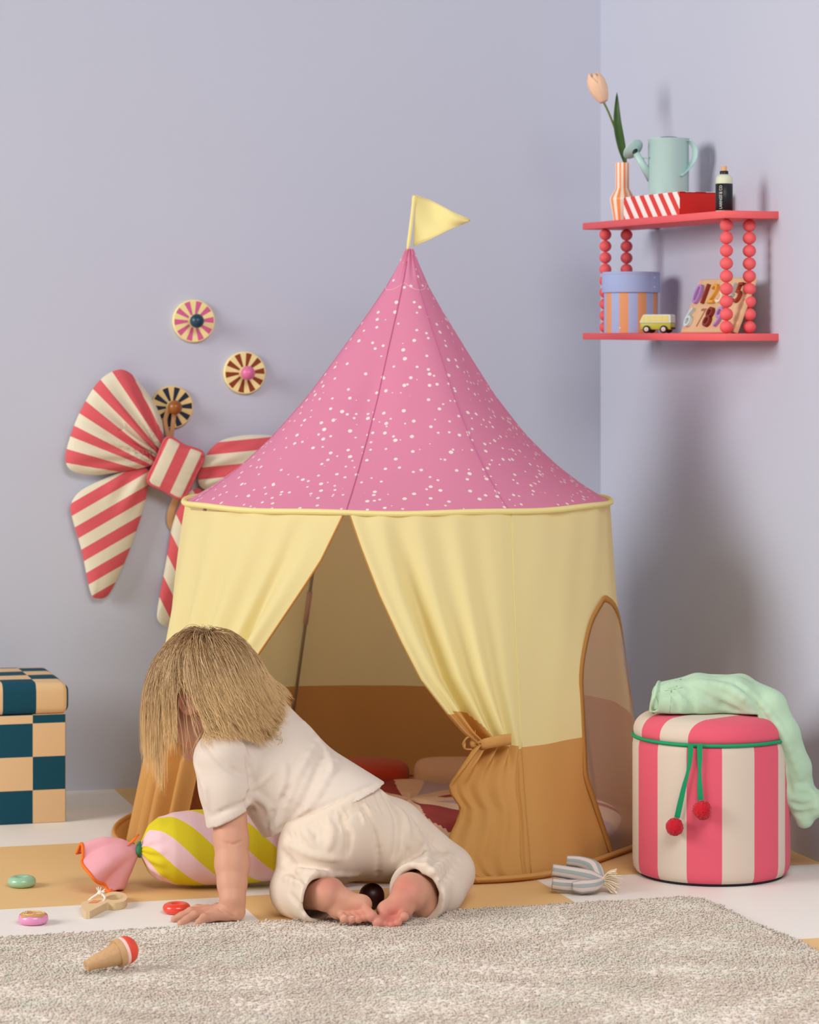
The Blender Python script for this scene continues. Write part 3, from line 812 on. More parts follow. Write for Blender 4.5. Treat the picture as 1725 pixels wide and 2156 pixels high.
def leaf(u, v):
    c = smoothpath([P(1317, 345, hy), P(1308, 305, hy - .005), P(1300, 255, hy - .01), P(1299, 195, hy)], 20); q = Vector(c[min(20, int(u * 20))])
    w = .0115 * max(0, math.sin(PI * min(1, u * .93 + .07))) ** .8 + .0005; d = (v - .5) * 2
    return q + Vector((d * w, -abs(d) * .004, 0))
V, Fc, U = grid(20, 6, leaf); lf = mesh('leaf', V, Fc, M_leaf, tul); lf.modifiers.new('thick', 'SOLIDIFY').thickness = .001
fa, fb_ = P(1272, 215, hy), P(1247, 153, hy); fd = (fb_ - fa).normalized(); fl_ = (fb_ - fa).length
def petal(ang, k):
    d, s, t = frame(fd, Vector((0, 1, 0)))
    def f(u, v):
        h = v * fl_ * (1.02 if k else .96); r = .0235 * max(0, math.sin(PI * min(1, .06 + v * .80))) ** .62 * (1.0 if k else .93) * (1 if v < .75 else 1 - .9 * (v - .75))
        w = 1.2 * (1 - max(0, v - .55) / .45 * .75 * abs(2 * u - 1) ** .01); a = ang + (u - .5) * w * 1.9 * (1 if v < .8 else 1 - (v - .8) * 3.6)
        return fa + d * h + (s * math.cos(a) + t * math.sin(a)) * (r + .0012 * k * (1 - abs(2 * u - 1)))
    V, Fc, U = grid(12, 18, f); o = mesh('petal', V, Fc, M_pet, tul); o.modifiers.new('thick', 'SOLIDIFY').thickness = .001
for k in range(6): petal(k * PI / 3 + .4, k % 2)
mesh('flower_base', *ball(fa + fd * .002, .006, 12)[:2], M_pet, tul)

# striped gift box
M_gb = mk('gift_stripes', (222, 64, 52), .5, col2=(250, 236, 232), mode='stripe'); M_gr = mk('gift_red', (196, 34, 28), .45)
ga0, ga1 = .268, a_of(1315, .008); gz = ZT + .0005
gift = thing('gift_box', 'long red box with white diagonal stripes on the top shelf', 'box', SH((ga0 + ga1) / 2, .07, gz))
g0 = SH(ga0, .008, gz); gE1 = (SH(ga1, .008, gz) - g0); gh = .0565
V, Fc = box6(g0 + E2 * .001, gE1, E2 * .120, Vector((0, 0, gh - .002))); mesh('box_tray', V, Fc, M_gr, gift, smooth=False)
m = MB(); n = Vector((0, 0, 1)); th = .001; L = gE1.length; d1 = gE1.normalized(); su = .0214
def quad(a, b, c, d, uv, mm): m.add([a, b, c, d], [(0, 1, 2, 3)], uv, mm)
q0 = g0 + d1 * .002; q1 = g0 + gE1 + d1 * .001
su_ = lambda s, z: ((s - 1.0 * z + .1) / .0285, 0)
quad(q0, q1, q1 + n * gh, q0 + n * gh, [su_(0, 0), su_(L, 0), su_(L, gh), su_(0, gh)], 0)
b0, b1 = q0 + E2 * .123, q1 + E2 * .123
quad(b1, b0, b0 + n * gh, b1 + n * gh, [su_(0, 0), su_(L, 0), su_(L, gh), su_(0, gh)], 0)
quad(q0 + n * gh, q1 + n * gh, b1 + n * gh, b0 + n * gh, [su_(0, gh), su_(L, gh), su_(L, gh + .123), su_(0, gh + .123)], 0)
sl = m.build('box_sleeve', [M_gb], gift, smooth=False); sl.modifiers.new('thick', 'SOLIDIFY').thickness = .0012
# watering can
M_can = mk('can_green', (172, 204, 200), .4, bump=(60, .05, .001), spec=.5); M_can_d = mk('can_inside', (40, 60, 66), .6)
wz0 = gz + gh + .0012; wa = a_of(1408, .066); wb = SH(wa, .066, wz0); wy = wb.y; wh = zz(294, wy) - wz0
can = thing('watering_can', 'pale green metal watering can standing on the red striped box', 'watering can', wb)
m = MB(); m.add(*lathe([(.001, 0), (.051, 0), (.052, .003), (.0525, wh - .004), (.054, wh - .002), (.054, wh), (.050, wh), (.049, wh - .01)], 56, wb, caps=False)); m.build('can_body', M_can, can, sharp=50)
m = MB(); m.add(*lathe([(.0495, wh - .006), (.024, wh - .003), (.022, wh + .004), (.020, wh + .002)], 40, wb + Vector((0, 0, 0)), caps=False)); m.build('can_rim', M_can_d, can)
sp0 = P(1372, 378, wy - .0); sp1 = P(1339, 322, wy - .01); sd = (sp1 - sp0).normalized()
mesh('spout', *tube([sp0, sp1], [.0115, .0085], 16)[:2], M_can, can)
rd = Vector((-.52, .58, .62)).normalized(); rc0 = P(1334, 315, wy - .012)
V, Fc, U = lathe([(.0085, -.007), (.012, -.0045), (.0295, .0), (.0300, .002), (.028, .003), (.001, .006)], 36, rc0, rd, caps=False); mesh('spout_rose', V, Fc, M_can, can)
hp = smoothpath([P(1437, 297, wy - .02), P(1452, 297, wy - .03), P(1463, 312, wy - .035), P(1462, 335, wy - .035), P(1448, 355, wy - .03), P(1431, 371, wy - .045)], 24)
V, Fc, U = tube(hp, .0105, 10, flat=.18, up=Vector((.5, -.85, .0))); 
pth = [Vector(q) for q in hp]; V = []; wdir = Vector((.62, -.78, 0)).normalized()
for i, q in enumerate(pth):
    t = (pth[min(i + 1, 24)] - pth[max(i - 1, 0)]).normalized(); s = t.cross(wdir).normalized()
    V += [q - wdir * .010 - s * .001, q + wdir * .010 - s * .001, q + wdir * .010 + s * .001, q - wdir * .010 + s * .001]
mesh('handle', V, [(i * 4 + a, i * 4 + (a + 1) % 4, i * 4 + 4 + (a + 1) % 4, i * 4 + 4 + a) for i in range(24) for a in range(4)], M_can, can, sharp=40)
mesh('spout_brace', *tube([P(1353, 334, wy - .008), P(1366, 331, wy - .02)], .0022, 8)[:2], M_can, can)
# spray bottle
bb = SH(.082, .038, ZT); by = bb.y; br = .0205
bot = thing('spray_bottle', 'toy spray bottle with black label and wooden nozzle on the top shelf corner', 'bottle', bb)
M_sage = mk('bottle_sage', (208, 212, 186), .5); M_blk = mk('label_black', (30, 30, 34), .4); M_nat = mk('wood_natural', (226, 178, 138), .6, col2=(206, 154, 112), wood=(30, 30, 300)); M_txt = mk('label_text', (205, 205, 196), .6)
h1 = zz(387, by) - bb.z; h2 = zz(367, by) - bb.z; h3 = zz(360, by) - bb.z; h4 = zz(350, by) - bb.z
mesh('bottle_body', *lathe([(.001, 0), (br, 0), (br, h1)] + [(lerp(.0085, br, math.cos(k / 8 * PI / 2)), h1 + .008 + (h2 - h1 - .008) * math.sin(k / 8 * PI / 2)) for k in range(9)] + [(.001, h2)], 40, bb, caps=False)[:2], M_sage, bot, sharp=50)
mesh('label', *lathe([(br + .0003, .003), (br + .0006, .0032), (br + .0006, h1 - .0002), (br + .0003, h1)], 40, bb, caps=False)[:2], M_blk, bot)
mesh('collar', *lathe([(.001, h2), (.0105, h2), (.0105, h3 - .001), (.0095, h3), (.001, h3)], 32, bb, caps=False)[:2], M_blk, bot, sharp=50)
mesh('nozzle', *lathe([(.001, h3), (.0072, h3), (.0072, h4 - .001), (.006, h4), (.001, h4)], 28, bb, caps=False)[:2], M_nat, bot, sharp=50)
def text_mesh(s, size, ext):
    cu = bpy.data.curves.new('t', 'FONT'); cu.body = s; cu.size = size; cu.extrude = ext; cu.align_x = 'CENTER'; cu.align_y = 'CENTER'
    o = bpy.data.objects.new('t', cu); COL.objects.link(o); dg = bpy.context.evaluated_depsgraph_get()
    me = bpy.data.meshes.new_from_object(o.evaluated_get(dg)); V = [v.co.copy() for v in me.vertices]; Fc = [tuple(p.vertices) for p in me.polygons]
    bpy.data.objects.remove(o); bpy.data.curves.remove(cu); bpy.data.meshes.remove(me); return V, Fc
V, Fc = text_mesh('LARINGS & CO', .0098, .0002); W = []; ta = math.radians(-118)
sx = (h1 - .012) / (max(v.x for v in V) - min(v.x for v in V)) if V else 1
for v in V:
    a = ta - v.y / br; r = br + .0008 + v.z; W.append(bb + Vector((r * math.cos(a), r * math.sin(a), h1 / 2 + v.x * sx + .001)))
mesh('label_lettering', W, Fc, M_txt, bot, smooth=False)

# hat box
M_hb = mk('hatbox_stripes', (228, 160, 112), .7, col2=(170, 184, 224), mode='stripe'); M_hl = mk('hatbox_blue', (164, 180, 222), .7); M_riv = mk('rivet', (240, 230, 215), .3)
ha = a_of(1329, .072); hb = SH(ha, .072, ZL); hyy = hb.y; hr = .0715; h_l = zz(616, hyy) - hb.z; h_t = zz(573, hyy) - hb.z
hat = thing('round_box', 'round box with orange and blue stripes and blue lid on the lower shelf', 'box', hb)
pr = [(.001, 0), (hr, 0), (hr, h_l + .01), (.001, h_l + .01)]
V, Fc, U = lathe(pr, 72, hb, stripes=18, rot=1.05, caps=False); mesh('box_body', V, Fc, M_hb, hat, uv=U, sharp=40)
lr = hr + .0055; mesh('box_lid', *lathe([(hr + .001, h_l), (lr, h_l), (lr, h_t - .002), (lr - .002, h_t), (lr - .006, h_t - .001), (.001, h_t - .001)], 72, hb, caps=False)[:2], M_hl, hat, sharp=50)
def oncyl(deg, r, z): a = math.radians(deg); return hb + Vector((r * math.cos(a), r * math.sin(a), z))
for dg_, r_, z_ in ((-42, lr, h_t - .015), (-42, lr, h_l + .014), (-118, hr, .012)): mesh('rivet', *ball(oncyl(dg_, r_, z_), .0028, 12)[:2], M_riv, hat)
for dg_ in range(-160, -20, 7): 
    pass
mesh('lid_stitching', *tube([oncyl(-170 + k * 2, lr + .0002, h_t - .006 + .0006 * (k % 4 < 2)) for k in range(80)], .0006, 5)[:2], mk('stitch_cream', (205, 205, 225)), hat)
mesh('lid_overlap', [oncyl(-52, lr + .0003, h_l), oncyl(-52, lr + .0012, h_l), oncyl(-52, lr + .0012, h_t - .001), oncyl(-52, lr + .0003, h_t - .001)] + [oncyl(-20, lr + .0003, h_l), oncyl(-20, lr + .0003, h_t - .001)], [(0, 1, 2, 3), (1, 4, 5, 2)], M_hl, hat)
# camper van toy
M_vy = mk('van_green', (188, 186, 70), .4); M_vt = mk('van_mint', (214, 226, 208), .4); M_vw = mk('van_window', (226, 218, 128), .35); M_tyre = mk('van_tyre', (28, 28, 28), .5); M_hub = mk('van_hub', (232, 214, 204), .5)
vd = Vector((-math.cos(.40), math.sin(.40), 0)); vs_ = Vector((-math.sin(.40), -math.cos(.40), 0)); vc = SH(a_of(1385, .05), .05, ZL)
van = thing('toy_van', 'small green and mint wooden toy van on the lower shelf', 'toy van', vc)
VL, VW = .083, .040; v0 = vc - vd * VL * .5 - vs_ * VW * .5; zb = .0085
mesh('van_body', *rbox(v0 + Vector((0, 0, zb)), vd * VL, vs_ * VW, (0, 0, .0185), .004)[:2], M_vy, van)
V, Fc = [], []
sec = [(0, .0265), (0, .0445), (.003, .048), (.070, .048), (.075, .046), (.083, .030), (.083, .0265)]
for s in (0, 1):
    for x, z in sec: V.append(v0 + vd * x + vs_ * (s * VW) + Vector((0, 0, z)))
k = len(sec); Fc = [tuple(range(k)), tuple(reversed(range(k, 2 * k)))] + [(i, i + k, (i + 1) % k + k, (i + 1) % k) for i in range(k)]
mesh('van_cabin', V, Fc, M_vt, van, smooth=False)
for i, (xa, xb) in enumerate(((.006, .020), (.022, .036), (.038, .051), (.053, .066))):
    q = v0 + vs_ * VW; mesh('van_window', *box6(q + vd * xa + Vector((0, 0, .029)), vd * (xb - xa), vs_ * .0006, (0, 0, .0155))[:2], M_vw, van, smooth=False)
q = v0 + vs_ * (VW + .0003); mesh('van_window', [q + vd * .068 + Vector((0, 0, .029)), q + vd * .080 + Vector((0, 0, .030)), q + vd * .0745 + Vector((0, 0, .0445)), q + vd * .068 + Vector((0, 0, .0445))], [(0, 1, 2, 3)], M_vw, van, smooth=False)
for x in (.018, .064):
    for s in (1, 0):
        c = v0 + vd * x + vs_ * (VW * s + (.001 if s else -.001)) + Vector((0, 0, .0098)); ax = vs_ if s else -vs_
        w = mesh('wheel', *lathe([(.001, -.004), (.0098, -.004), (.0098, .003), (.0088, .004), (.001, .004)], 28, c, ax, caps=False)[:2], M_tyre, van, sharp=50)
        mesh('hubcap', *lathe([(.0062, .0035), (.0058, .005), (.001, .0055)], 24, c, ax, caps=False)[:2], M_hub, w)
mesh('rear_bumper', *box6(v0 - vd * .0015 + vs_ * .004 + Vector((0, 0, .010)), vd * .0015, vs_ * (VW - .008), (0, 0, .005))[:2], M_tyre, van, smooth=False)
# number board
M_bw = mk('board_wood', (226, 190, 150), .65, col2=(212, 172, 130), wood=(60, 60, 8), bump=(200, .05, .001)); M_slot = mk('board_slot', (160, 112, 72), .8)
ab0, ab1 = a_of(1545, .045), a_of(1432, .045); bo = SH(ab0, .045, ZL + .002)
BX = -(SH(ab1, .045, ZL) - SH(ab0, .045, ZL)).normalized(); BX.z = 0; BX.normalize(); BWd = (SH(ab1, .045) - SH(ab0, .045)).length
BYv = (E2 * .055 + Vector((0, 0, .136))).normalized(); BHt = .1467; BN = BX.cross(BYv).normalized()
if BN.dot(E2) > 0: BN = -BN
blc = SH(ab1, .045, ZL + .0015)    # lower left (far) corner of the front face
def BD(x, y, n=0.0): return blc + BX * x + BYv * y + BN * n
board = mesh('number_board', *rbox(BD(0, 0, -.014), BX * BWd, BYv * BHt, BN * .014, .005)[:2], M_bw, None, loc=BD(BWd / 2, 0, -.007), sharp=60)
tagp(board, 'wooden number puzzle board leaning on the wall behind the bead posts', 'puzzle board')
dig = [('0', .115, .70, (172, 130, 196), 'purple'), ('1', .255, .70, (138, 52, 36), 'dark red'), ('2', .41, .70, (222, 164, 64), 'yellow'), ('3', .56, .70, (236, 222, 190), 'cream'), ('4', .715, .70, (176, 184, 186), 'grey'), ('5', .865, .70, (150, 58, 40), 'rust red'),
       ('6', .115, .27, (196, 212, 212), 'pale grey blue'), ('8', .475, .27, (132, 48, 34), 'maroon'), ('9', .66, .27, (180, 140, 206), 'violet')]
for s, fx, fyy, c, cn in dig:
    V, Fc = text_mesh(s, .062, .0042); h_ = max(v.y for v in V) - min(v.y for v in V); k = .052 / h_; my = (max(v.y for v in V) + min(v.y for v in V)) / 2; mx = (max(v.x for v in V) + min(v.x for v in V)) / 2
    W = [BD(fx * BWd + (v.x - mx) * k * 1.05, fyy * BHt + (v.y - my) * k, .0006 + (v.z + .0042) * 1.0) for v in V]
    mname = 'piece_' + cn.replace(' ', '_')
    o = mesh('number_piece', W, Fc, mk(mname, c, .5), None, smooth=False, loc=BD(fx * BWd, fyy * BHt))
    tagp(o, '%s wooden number %s set in the puzzle board on the lower shelf' % (cn, s), 'number', 'wooden number pieces')
V, Fc = text_mesh('7', .062, .0003); h_ = max(v.y for v in V) - min(v.y for v in V); k = .050 / h_; my = (max(v.y for v in V) + min(v.y for v in V)) / 2
o = mesh('empty_slot', [BD(.30 * BWd + v.x * k * .9, .27 * BHt + (v.y - my) * k, .0004 + v.z) for v in V], Fc, M_slot, board, smooth=False)
# ---------------------------------------------------------------- pouf and what lies on it
M_pf = mk('pouf_stripes', (222, 92, 112), .9, col2=(214, 198, 182), mode='stripe', bump=(700, .12, .001), sheen=.1, spec=.2)
M_pg = mk('pouf_piping', (24, 150, 98), .6); M_pom = mk('pompom_red', (196, 22, 40), 1.0, sheen=.3); M_pb = mk('pouf_base', (34, 28, 40), .6)
PY = 6.392; PR = .1805; pc = Vector(((1498 - CX) * PY / F, PY, 0)); pz = zz(1572, PY - PR)
pouf = thing('storage_pouf', 'round pouf with wide pink and beige stripes, green piping and cherry pompoms', 'pouf', pc)
MLm = [(.001, .004), (PR - .018, .004), (PR - .008, .008), (PR - .002, .018), (PR, .035), (PR, pz - .02), (PR - .002, pz - .006), (PR - .006, pz), (.001, pz)]
V, Fc, U = lathe(MLm, 168, pc, caps=False)
def fi_of(px):
    lo_, hi_ = -1.5, 1.5
    for q in range(40):
        m_ = (lo_ + hi_) / 2
        if CX + F * (pc.x + PR * math.sin(m_)) / (pc.y - PR * math.cos(m_)) < px: lo_ = m_
        else: hi_ = m_
    return lo_
BF = [fi_of(x) for x in (1345, 1385, 1446, 1521, 1589, 1640)]; stp = (BF[5] - BF[0]) / 5; B6 = fi_of(1653)
BF = [BF[0] - stp * k for k in range(8, 0, -1)] + BF + [B6] + [B6 + stp * k for k in range(1, 8)]
def side_u(p):
    fi = math.atan2(p.x - pc.x, -(p.y - pc.y)); return float(np.interp(fi, BF, range(len(BF)))) + 1.0
pu = []; nv = []; nf = []
for f in Fc:
    a = [side_u(V[i]) for i in f]; a = a if max(a) - min(a) < 5 else [max(a)] * len(a); k = len(nv); nv += [V[i] for i in f]; nf.append(tuple(range(k, k + len(f)))); pu += [(x, 0) for x in a]
o = mesh('pouf_body', nv, nf, M_pf, pouf, uv=pu); o.modifiers.new('weld', 'WELD').merge_threshold = .00005
mesh('base_trim', *lathe([(.001, 0), (PR - .016, 0), (PR - .012, .006), (.001, .006)], 64, pc, caps=False)[:2], M_pb, pouf)
ea = math.radians(-55); nx, ny = math.cos(ea), math.sin(ea)
lh = .060; lp = [(PR - .010, pz), (PR - .003, pz + .004), (PR - .002, pz + .014)] + [(PR - .002 - .050 * (1 - math.cos(k / 10 * PI / 2)), pz + .014 + .040 * math.sin(k / 10 * PI / 2)) for k in range(1, 11)] + [(PR * .45, pz + lh - .002), (.001, pz + lh)]
V, Fc, U = lathe(lp, 168, pc, caps=False)
def lid_u(p):
    # flat cloth pulled over the lid: stripes run straight across the top
    s = (p.x - pc.x) * nx + (-(p.y - pc.y)) * -0 + (p.y - pc.y) * ny * -1
    dx, dy = p.x - pc.x, -(p.y - pc.y); s = dx * nx - dy * -1 * 0
    fi = math.atan2(p.x - pc.x, -(p.y - pc.y)); r = math.hypot(p.x - pc.x, p.y - pc.y)
    if p.z < pz + .014: r = max(r, PR - .002)
    return r * math.sin(fi - ea) / .0785
LBx = [PR * math.sin(fi_of(x) - ea) for x in (1350, 1388, 1447, 1612)]; LBx = [LBx[0] - .072 * k for k in (3, 2, 1)] + LBx + [LBx[3] + .07 * k for k in (1, 2, 3)]
U = [(float(np.interp(lid_u(v) * .0785, LBx, range(len(LBx)))) + 20.0, 0) for v in V]
lid = mesh('pouf_lid', V, Fc, M_pf, pouf, uv=U)
pk = [pc + Vector(((PR - .001) * math.cos(k * PI / 60), (PR - .001) * math.sin(k * PI / 60), pz + .001)) for k in range(120)]
mesh('green_piping', *tube(pk, .0042, 10, closed=True)[:2], M_pg, lid)
def cord(pts, w, name='cherry_stem'):
    p = [Vector(q) for q in smoothpath(pts, 18)]; V = []
    for i, q in enumerate(p):
        t = (p[min(i + 1, 18)] - p[max(i - 1, 0)]).normalized(); s = t.cross(Vector((0, 1, 0))).normalized(); tw = .55 + .45 * abs(math.cos(i * .19))
        V += [q + s * w * tw, q - s * w * tw, q - s * w * tw + Vector((0, .0022, 0)), q + s * w * tw + Vector((0, .0022, 0))]
    return mesh(name, V, [(i * 4 + a, i * 4 + (a + 1) % 4, i * 4 + 4 + (a + 1) % 4, i * 4 + 4 + a) for i in range(18) for a in range(4)] + [(0, 3, 2, 1)], M_pg, lid, sharp=40)
fyv = lambda px: PY - math.sqrt(max(0, PR ** 2 - ((px - CX) * PY / F - pc.x) ** 2)) - .006
cord([P(1455, 1566, fyv(1455)), P(1452, 1610, fyv(1452)), P(1440, 1660, fyv(1440)), P(1426, 1722, fyv(1426))], .0062)
cord([P(1474, 1566, fyv(1474)), P(1474, 1610, fyv(1474)), P(1474, 1650, fyv(1474)), P(1476, 1690, fyv(1476))], .0062)
def pompom(px, py, r):
    c = P(px, py, fyv(px) - r * .85); V, Fc, U = ball(c, r, 64)
    W = []
    for v in V:
        d = v - c; n = d.normalized(); j = .92 + .06 * math.sin(n.x * 23 + n.z * 11) * math.sin(n.y * 19 - n.z * 17) + random.uniform(-.06, .08); W.append(c + d * j)
    mesh('pompom', W, Fc, M_pom, lid)
pompom(1421, 1741, .0205); pompom(1479, 1706, .0225)

# mint trousers thrown over the pouf
M_jean = mk('jeans_mint', (182, 212, 182), .9, bump=(420, .35, .0016), var=.05, vscale=14, sheen=.1, spec=.2)
jv = Vox((.54, 6.12, .10), (1.0, 6.56, .47), .0034)
top = pz + lh
jY = 6.34
jv.chain([P(1388, 1474, jY), P(1425, 1474, jY), P(1480, 1466, jY), P(1545, 1464, jY), P(1600, 1480, jY)], [.036, .040, .044, .040, .038], .02)
jv.chain([P(1400, 1462, jY + .05), P(1470, 1452, jY + .05), P(1560, 1450, jY + .04), P(1622, 1486, jY - .01), P(1650, 1545, jY - .018), P(1676, 1615, jY), P(1690, 1680, jY + .03)], [.030, .036, .032, .036, .036, .034, .031], .012)
jv.chain([P(1560, 1470, jY - .015), P(1600, 1505, jY - .01), P(1632, 1560, jY), P(1655, 1620, jY), P(1670, 1672, jY)], [.036, .036, .034, .030, .028], .012)
jv.cap(P(1668, 1668, jY + .005), P(1712, 1692, jY + .01), .030, .034, .012)
jv.cap(P(1690, 1700, jY + .01), P(1694, 1724, jY + .01), .032, .022, .012)
jv.cap(P(1706, 1712, jY - .035), P(1690, 1735, jY - .05), .012, .016, .008, 'cut')
jv.plane(P(1374, 1470, jY), (-.97, 0, .24)); jv.plane((0, 0, top - .0005), (0, 0, -1), lo=(.54, 6.12, .30), hi=(P(1590, 1500, jY).x, 6.56, .47))
jv.ell(P(1378, 1478, jY - .012), [(1, 0, 0), (0, 1, 0), (0, 0, 1)], (.012, .022, .020), .006, 'cut')
for pts, r, op in (([(1545, 1440), (1580, 1462), (1610, 1510), (1640, 1580), (1658, 1640), (1666, 1668)], .006, 'cut'), ([(1440, 1440), (1480, 1462), (1520, 1485), (1556, 1500)], .007, 'cut'), ([(1470, 1436), (1540, 1452), (1590, 1490)], .008, 'add'),
                   ([(1560, 1440), (1620, 1500), (1655, 1560), (1685, 1640)], .006, 'add'), ([(1600, 1500), (1640, 1570), (1655, 1640)], .005, 'add'), ([(1430, 1452), (1455, 1470), (1460, 1500)], .004, 'cut'), ([(1400, 1462), (1420, 1466), (1428, 1500)], .004, 'cut'),
                   ([(1665, 1690), (1690, 1700), (1712, 1690)], .005, 'cut'), ([(1668, 1712), (1690, 1716), (1715, 1708)], .005, 'cut'), ([(1676, 1660), (1700, 1662), (1720, 1680)], .005, 'add')):
    jv.crease(pts, r, .010, op)
V, Q = jv.build(2); jeans = thing('jeans', 'mint green trousers draped over the striped pouf with a rolled cuff', 'trousers', P(1480, 1500, jY))
mesh('trouser_legs', V, Q, M_jean, jeans)
mesh('waistband', *tube([Vector(q) for q in smoothpath([P(1376, 1500, jY + .005), P(1374, 1484, jY - .030), P(1379, 1462, jY - .034), P(1384, 1444, jY - .012), P(1388, 1436, jY + .03)], 20)], .0042, 8, flat=1.0)[:2], M_jean, jeans)
h = jv.hit(1418, 1448) or P(1418, 1448, jY - .03)
mesh('belt_loop', *rbox(h + Vector((-.014, -.004, -.004)), (.022, 0, .002), (0, .006, 0), (0, 0, .009), .003)[:2], M_jean, jeans)
for pts in ([(1384, 1442), (1410, 1438), (1434, 1430)], [(1388, 1456), (1412, 1452), (1436, 1447)], [(1410, 1500), (1412, 1470), (1414, 1450)]):
    q = [jv.hit(*p) for p in smoothpath(pts, 12)]; q = [x - Vector((0, .0006, 0)) for x in q if x]
    if len(q) > 3: mesh('stitch_line', *tube(q, .0011, 6)[:2], M_jean, jeans)

# ---------------------------------------------------------------- toys on the floor
def donut(px, py, width, m, label, cat='toy doughnut', icing=None):
    Y = fy(py); R = width * Y / F / 2; r = R * .40; c = FL(px, py); c.z = r * .92; c.y += R * .9; c.x = (px - CX) * c.y / F
    t = thing('toy_doughnut', label, cat, (c.x, c.y, 0), 'wooden toy doughnuts')
    V, Fc, U = grid(64, 24, lambda u, v: Vector((c.x + (R - r + r * math.cos(v * 2 * PI)) * math.cos(u * 2 * PI), c.y + (R - r + r * math.cos(v * 2 * PI)) * math.sin(u * 2 * PI), c.z + r * .92 * math.sin(v * 2 * PI))), cu=True, cv=True)
    mesh('ring', V, Fc, m, t)
    if icing:
        def ic(u, v):
            lim = .55 + .10 * math.sin(u * 2 * PI * 5) + .06 * math.sin(u * 2 * PI * 8 + 1); b = PI * (.5 + (v - .5) * lim); rr = r + .0006
            return Vector((c.x + (R - r + rr * math.cos(b)) * math.cos(u * 2 * PI), c.y + (R - r + rr * math.cos(b)) * math.sin(u * 2 * PI), c.z + rr * .92 * math.sin(b)))
        V, Fc, U = grid(80, 8, ic, cu=True); mesh('icing', V, Fc, icing, t)
        for k in range(2):
            p = [Vector((c.x + (R - r + .4 * r * math.sin(a * 3.2 + k * 1.5)) * math.cos(a), c.y + (R - r + .4 * r * math.sin(a * 3.2 + k * 1.5)) * math.sin(a), c.z + (r + .0009) * .92 * math.cos(.43 * math.sin(a * 3.2 + k * 1.5)))) for a in np.linspace(0, 2 * PI, 60)]
            mesh('icing_swirl', *tube(p, .0007, 5)[:2], mk('swirl_cream', (238, 214, 170), .4), t)
M_dg = mk('donut_green', (150, 194, 160), .3, spec=.5, coat=.3, var=.08, vscale=50); M_dp = mk('donut_pink', (224, 146, 190), .3, spec=.5, coat=.3); M_dr = mk('donut_red', (226, 66, 46), .3, spec=.5, coat=.3); M_di = mk('donut_icing', (204, 150, 90), .4)
donut(46, 1872, 60, M_dg, 'small sage green wooden doughnut ring on the mustard floor square')
donut(70, 1951, 64, M_dp, 'pink wooden doughnut ring with brown icing on the cream floor square', icing=M_di)
donut(372, 1928, 59, M_dr, 'shiny red wooden doughnut ring beside the child\'s left hand')

# ice cream cone toy lying on the rug
M_iw = mk('cone_wood', (210, 172, 128), .6, col2=(188, 146, 102), wood=(220, 40, 220)); M_ip = mk('ice_pink', (246, 202, 192), .55); M_ir = mk('ice_red', (226, 78, 58), .5); M_il = mk('ice_lime', (222, 218, 150), .5)
RT = .0205
i0 = FL(182, 2046, RT + .011); i1 = FL(268, 2012, RT + .030); i1.y = i0.y + .035; i1 = P(268, 2019, i0.y + .04); 
ax = Vector((i1.x - i0.x, .050, .020)).normalized()
i0 = P(181, 2048, 5.30); i0.z = RT + .0105
cone = thing('toy_ice_cream', 'wooden toy ice cream cone with red scoop lying on the rug', 'toy ice cream', (i0.x + .05, i0.y + .02, RT))
Lc = .067
mesh('cone', *lathe([(.001, 0), (.0098, 0), (.0105, .0008), (.0215, Lc), (.001, Lc)], 48, i0, ax, caps=False)[:2], M_iw, cone, sharp=40)
mesh('cone_collar', *lathe([(.001, Lc), (.0265, Lc), (.0272, Lc + .001), (.0272, Lc + .0115), (.001, Lc + .0115)], 48, i0, ax, caps=False)[:2], M_iw, cone, sharp=40)
mesh('pink_layer', *lathe([(.001, Lc + .0115), (.0268, Lc + .0115), (.0272, Lc + .012), (.0272, Lc + .018), (.001, Lc + .0185)], 48, i0, ax, caps=False)[:2], M_ip, cone, sharp=40)
mesh('scoop', *lathe([(.001, Lc + .0185), (.0268, Lc + .0185), (.0275, Lc + .020)] + [(.0275 * math.cos(k / 8 * 1.1) ** .9, Lc + .020 + .024 * math.sin(k / 8 * 1.1)) for k in range(1, 9)] + [(.001, Lc + .0415)], 48, i0, ax, caps=False)[:2], M_ir, cone)
mesh('scoop_top', *lathe([(.0145, Lc + .0405), (.012, Lc + .0432), (.007, Lc + .0448), (.001, Lc + .0452)], 32, i0, ax, caps=False)[:2], M_il, cone)

# plywood loop with a cord
M_ply = mk('plywood_edge', (224, 202, 164), .7, col2=(196, 164, 120), wood=(2, 2, 900)); M_plt = mk('plywood_top', (232, 200, 156), .65); M_or = mk('plywood_orange', (234, 152, 82), .6); M_cordw = mk('cord_white', (240, 234, 224), .95)
ply = thing('toy_whistle', 'flat plywood ring toy with handle and knotted white cord', 'wooden toy', FL(215, 1912))
ptz = .016; 
out = [(172, 1908), (172, 1900), (184, 1896), (205, 1890), (218, 1886), (226, 1880), (243, 1877), (262, 1881), (268, 1889), (262, 1897), (243, 1901), (226, 1900), (214, 1904), (200, 1913), (188, 1919), (176, 1917)]
o2 = [FL(x, y + 0, ptz) for x, y in smoothpath(out + [out[0]], 64)[:-1]]; hc = FL(242, 1889, ptz); hol = [hc + Vector((.019 * math.cos(k / 64 * 2 * PI), .036 * math.sin(k / 64 * 2 * PI), 0)) for k in range(64)]
oc = sum(o2, Vector()) / 64
